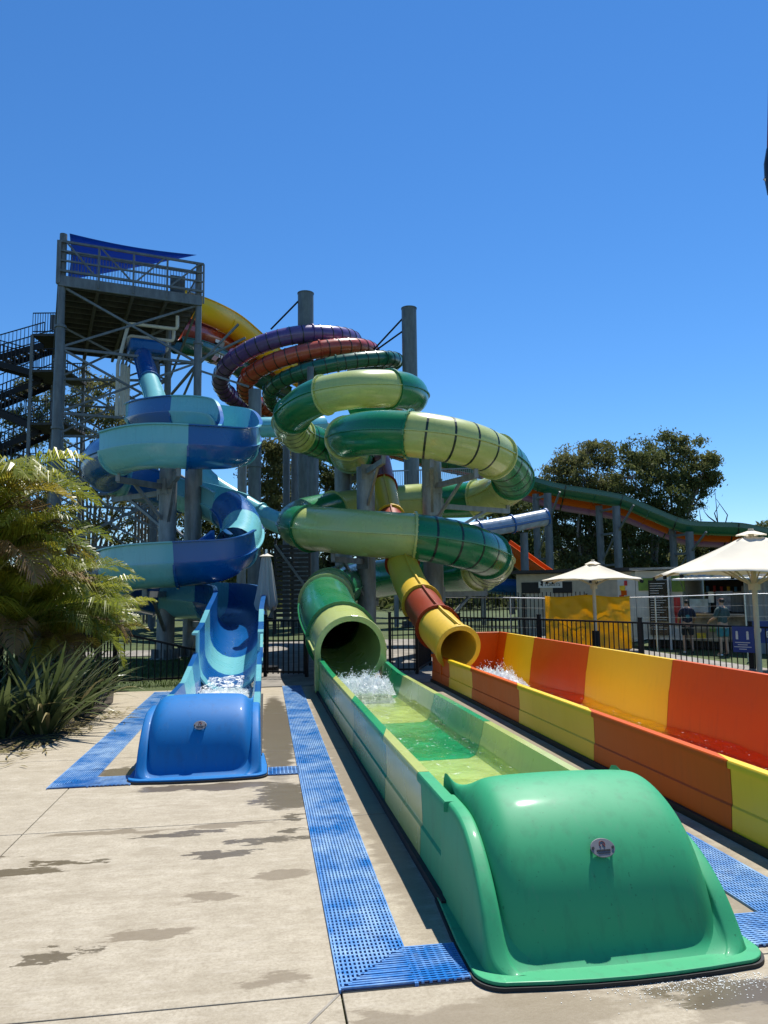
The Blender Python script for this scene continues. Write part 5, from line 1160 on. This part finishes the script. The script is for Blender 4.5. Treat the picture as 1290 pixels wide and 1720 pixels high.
bn = root('banner', a, 'navy banner with pale script lettering at the right edge', 'banner'); MB().box(cc, (w, .02, h), rz=an).build('panel', BLSIGN, bn)
for ch, f in (('P', .16), ('e', .46)): text(ch, a+uu*w*f+nn*.02+Vector((0, 0, h*.45)), h*.75, an, WHITEP, bn)

# ================================================================== PEOPLE
def skin_mesh(name, verts, edges, radii, mat, parent, sub=2, rootv=0):
    me = bpy.data.meshes.new(name); me.from_pydata(verts, edges, []); ob = bpy.data.objects.new(name, me); COL.objects.link(ob)
    ob.modifiers.new('s', 'SKIN'); sm = ob.modifiers.new('d', 'SUBSURF'); sm.levels = sub; sm.render_levels = sub
    for i, r in enumerate(radii): me.skin_vertices[0].data[i].radius = (r, r) if not hasattr(r, '__len__') else r
    me.skin_vertices[0].data[rootv].use_root = True
    dg = bpy.context.evaluated_depsgraph_get(); dg.update(); m2 = bpy.data.meshes.new_from_object(ob.evaluated_get(dg)); bpy.data.objects.remove(ob)
    m2.materials.clear(); m2.materials.append(mat)
    for p in m2.polygons: p.use_smooth = True
    o = bpy.data.objects.new(name, m2); COL.objects.link(o); o.parent = parent; return o
def person(px, d, h, rz, label, shirt, shorts, hat=None, arm_fwd=0.0, back_patch=None):
    p = at(px, 1000, d); z0 = terr(p.x, p.y); rt = root('person', (p.x, p.y, z0), label, 'person'); k = h/1.75; rt.rotation_euler = (0, 0, rz)
    S = lambda *a: tuple(c*k for c in a); hf = arm_fwd
    #            0 pelvis        1 waist       2 chest        3 neck base    4 neck        5 head low     6 head        7 crown
    V = [S(0, 0, .95), S(0, 0, 1.10), S(0, .01, 1.32), S(0, 0, 1.46), S(0, -.01, 1.53), S(0, -.02, 1.60), S(0, -.02, 1.68), S(0, -.01, 1.745),
         S(-.17, 0, 1.41), S(-.25, .01-.05*hf, 1.16), S(-.24, -.05-.24*hf, .98+.12*hf), S(-.235, -.07-.32*hf, .89+.16*hf),
         S(.17, 0, 1.41), S(.25, .01-.05*hf, 1.16), S(.24, -.05-.24*hf, .98+.12*hf), S(.235, -.07-.32*hf, .89+.16*hf),
         S(-.095, 0, .86), S(-.11, -.02, .50), S(-.12, .02, .10), S(-.125, -.14, .035),
         S(.095, 0, .86), S(.11, -.01, .50), S(.12, .02, .10), S(.125, -.14, .035)]
    E = [(0, 1), (1, 2), (2, 3), (3, 4), (4, 5), (5, 6), (6, 7), (3, 8), (8, 9), (9, 10), (10, 11), (3, 12), (12, 13), (13, 14), (14, 15), (0, 16), (16, 17), (17, 18), (18, 19), (0, 20), (20, 21), (21, 22), (22, 23)]
    Rd = [(.15, .11), (.145, .105), (.165, .115), (.10, .08), .055, (.065, .08), (.075, .092), (.05, .06), .062, .046, .038, .032, .062, .046, .038, .032, .088, .058, .042, .035, .088, .058, .042, .035]
    Rd = [tuple(c*k for c in r) if hasattr(r, '__len__') else r*k for r in Rd]
    skin_mesh('body', V, E, Rd, SKIN, rt)
    g_ = 1.16
    skin_mesh('shirt', [V[i] for i in (0, 1, 2, 3, 8, 9, 12, 13)], [(0, 1), (1, 2), (2, 3), (3, 4), (4, 5), (3, 6), (6, 7)], [tuple(c*g_ for c in Rd[0]), tuple(c*g_ for c in Rd[1]), tuple(c*g_ for c in Rd[2]), tuple(c*1.1 for c in Rd[3]), .078*k, .066*k, .078*k, .066*k], shirt, rt)
    skin_mesh('shorts', [S(0, 0, .98), V[16], S(-.112, -.015, .56), V[20], S(.112, -.01, .56)], [(0, 1), (1, 2), (0, 3), (3, 4)], [(.165*k, .125*k), .112*k, .092*k, .112*k, .092*k], shorts, rt)
    hr = skin_mesh('hair', [S(0, .035, 1.615), S(0, .03, 1.68), S(0, .005, 1.74)], [(0, 1), (1, 2)], [(.072*k, .07*k), (.088*k, .098*k), (.07*k, .085*k)], HAIR, rt)
    if hat is not None: skin_mesh('cap', [S(0, .0, 1.70), S(0, -.005, 1.76)], [(0, 1)], [(.093*k, .112*k), (.07*k, .085*k)], hat, rt)
    if hat is not None: skin_mesh('cap_peak', [S(0, -.06, 1.71), S(0, -.17, 1.695)], [(0, 1)], [(.07*k, .012*k), (.06*k, .010*k)], hat, rt)
    for s in (-1, 1):   # fingers and a thumb on each hand
        b = Vector(V[11 if s < 0 else 15]); dv = (b-Vector(V[10 if s < 0 else 14])).normalized()
        for q in range(4):
            o1 = b+Vector((0, (q-1.5)*.018*k, 0)); skin_mesh('finger', [tuple(o1), tuple(o1+dv*.05*k), tuple(o1+dv*.085*k+Vector((-s*.012, 0, 0))*k)], [(0, 1), (1, 2)], [.009*k, .008*k, .006*k], SKIN, rt, 1)
        skin_mesh('thumb', [tuple(b), tuple(b+dv*.035*k+Vector((-s*.02, -.035, 0))*k)], [(0, 1)], [.010*k, .008*k], SKIN, rt, 1)
        f = Vector(V[18 if s < 0 else 22]); skin_mesh('shoe', [tuple(f-Vector((0, -.05*k, .055*k))), tuple(f-Vector((0, .17*k, .065*k)))], [(0, 1)], [(.046*k, .04*k), (.042*k, .03*k)], WHITEP if s > 0 else DARKI, rt, 1)
    if back_patch: skin_mesh('shirt_panel', [S(0, .09, 1.30), S(0, .085, 1.12)], [(0, 1)], [(.085*k, .045*k), (.085*k, .045*k)], back_patch, rt, 1)
    return rt
NAVYC = plain('navy_cotton', (.015, .018, .035), .9, var=.1); TEAL = plain('teal_cotton', (.05, .22, .26), .9, var=.1); SLATE = plain('slate_shirt', (.05, .085, .08), .9, var=.1); BLKC = plain('black_cotton', (.012, .012, .014), .9)
person(1152, 22.6, 1.56, R(180-20), 'person in a dark top with teal back and dark shorts at the kiosk counter', NAVYC, BLKC, None, .6, TEAL)
person(1211, 21.6, 1.60, R(180+8), 'person in a slate shirt, cap and teal shorts waiting at the kiosk', SLATE, TEAL, plain('maroon_cap', (.16, .05, .04), .8), .8)

# ================================================================== REAR STRUCTURE UNDER THE GREEN SPIRAL
O_, U_, V_, L_ = frame_at(462, 520, 1000, 31, 31); A_ = math.atan2(U_.y, U_.x)
sw_ = root('slatted_screen', O_, 'dark slatted screen below the green spiral, left of its columns', 'screen')
for k in range(16): MB().box(O_+U_*L_/2+Vector((0, 0, .75+k*.185)), (L_, .04, .135), rz=A_).build('slat', DKTIMBER, sw_)
for f in (0, .5, 1): MB().box(O_+U_*L_*f+V_*.06+Vector((0, 0, 1.9)), (.1, .08, 3.8), rz=A_).build('post', DKTIMBER, sw_)
MB().bar(O_+V_*-.05+Vector((0, 0, 3.6)), O_+U_*L_*1.4+V_*-.05+Vector((0, 0, .9)), .1).build('brace', TOWERS, sw_)
# far access stair with pale railing seen through the green spiral
rs_ = root('far_platform', at(690, 1000, 36).xy.to_3d(), 'pale railed platform seen between the green loops', 'platform')
a, b_ = at(655, 835, 36), at(815, 828, 37); MB().bar(a, b_, 1.6, .15).build('deck', GALV, rs_)
for h in (.08, 1.25): MB().bar(a+Vector((0, 0, h)), b_+Vector((0, 0, h)), .06).build('rail', GALV, rs_)
mb = MB()
for k in range(48): p = a.lerp(b_, k/47); mb.box(p+Vector((0, 0, .65)), (.03, .03, 1.2))
o = mb.build('balusters', GALV, rs_); o['kind'] = 'stuff'
for f in (.05, .5, .95): p = a.lerp(b_, f); MB().box((p.x, p.y, p.z/2), (.2, .2, p.z)).build('post', GALV, rs_)
# pump enclosure of vertical boards behind the blue run-out
O_, U_, V_, L_ = frame_at(308, 336, 1000, 24, 24); A_ = math.atan2(U_.y, U_.x); pe = root('pump_enclosure', O_, 'small enclosure of upright grey boards behind the blue slide', 'enclosure')
for k in range(6): MB().box(O_+U_*(L_*(k+.5)/6)+Vector((0, 0, .75)), (L_/6-.012, .03, 1.5), rz=A_).build('board', WOOD, pe)
O_, U_, V_, L_ = frame_at(222, 262, 1000, 44, 44); A_ = math.atan2(U_.y, U_.x); pe = root('timber_palisade', O_, 'pale upright timber palisade behind the tower', 'fence')
for k in range(7): MB().box(O_+U_*(L_*(k+.5)/7)+Vector((0, 0, 3.6)), (L_/7-.06, .08, 7.2), rz=A_).build('board', WOOD, pe)
# dark red strap hanging into view at the upper right
q = [at(1289.5, 60, 2.6), at(1290, 150, 2.6), at(1290, 235, 2.6), at(1291, 268, 2.6)]
hs = root('hanging_strap', at(1293, 270, 2.6), 'dark red strap with a black buckle hanging at the upper right edge', 'strap')
MB().tube([at(1300, -60, 2.6), at(1299, 60, 2.6), at(1297, 160, 2.6), at(1295, 255, 2.6)], .014, 8).build('webbing', plain('dark_red_webbing', (.16, .03, .025), .8), hs, smooth=True)
MB().tube([at(1295, 250, 2.6), at(1291, 275, 2.6), at(1292, 300, 2.6), at(1297, 325, 2.6)], .016, 10).build('buckle', BLACKF, hs, smooth=True)
MB().tube([at(1287, 296, 2.6), at(1284, 301, 2.6), at(1290, 308, 2.6)], .005, 8).build('hook', STEELW, hs, smooth=True)
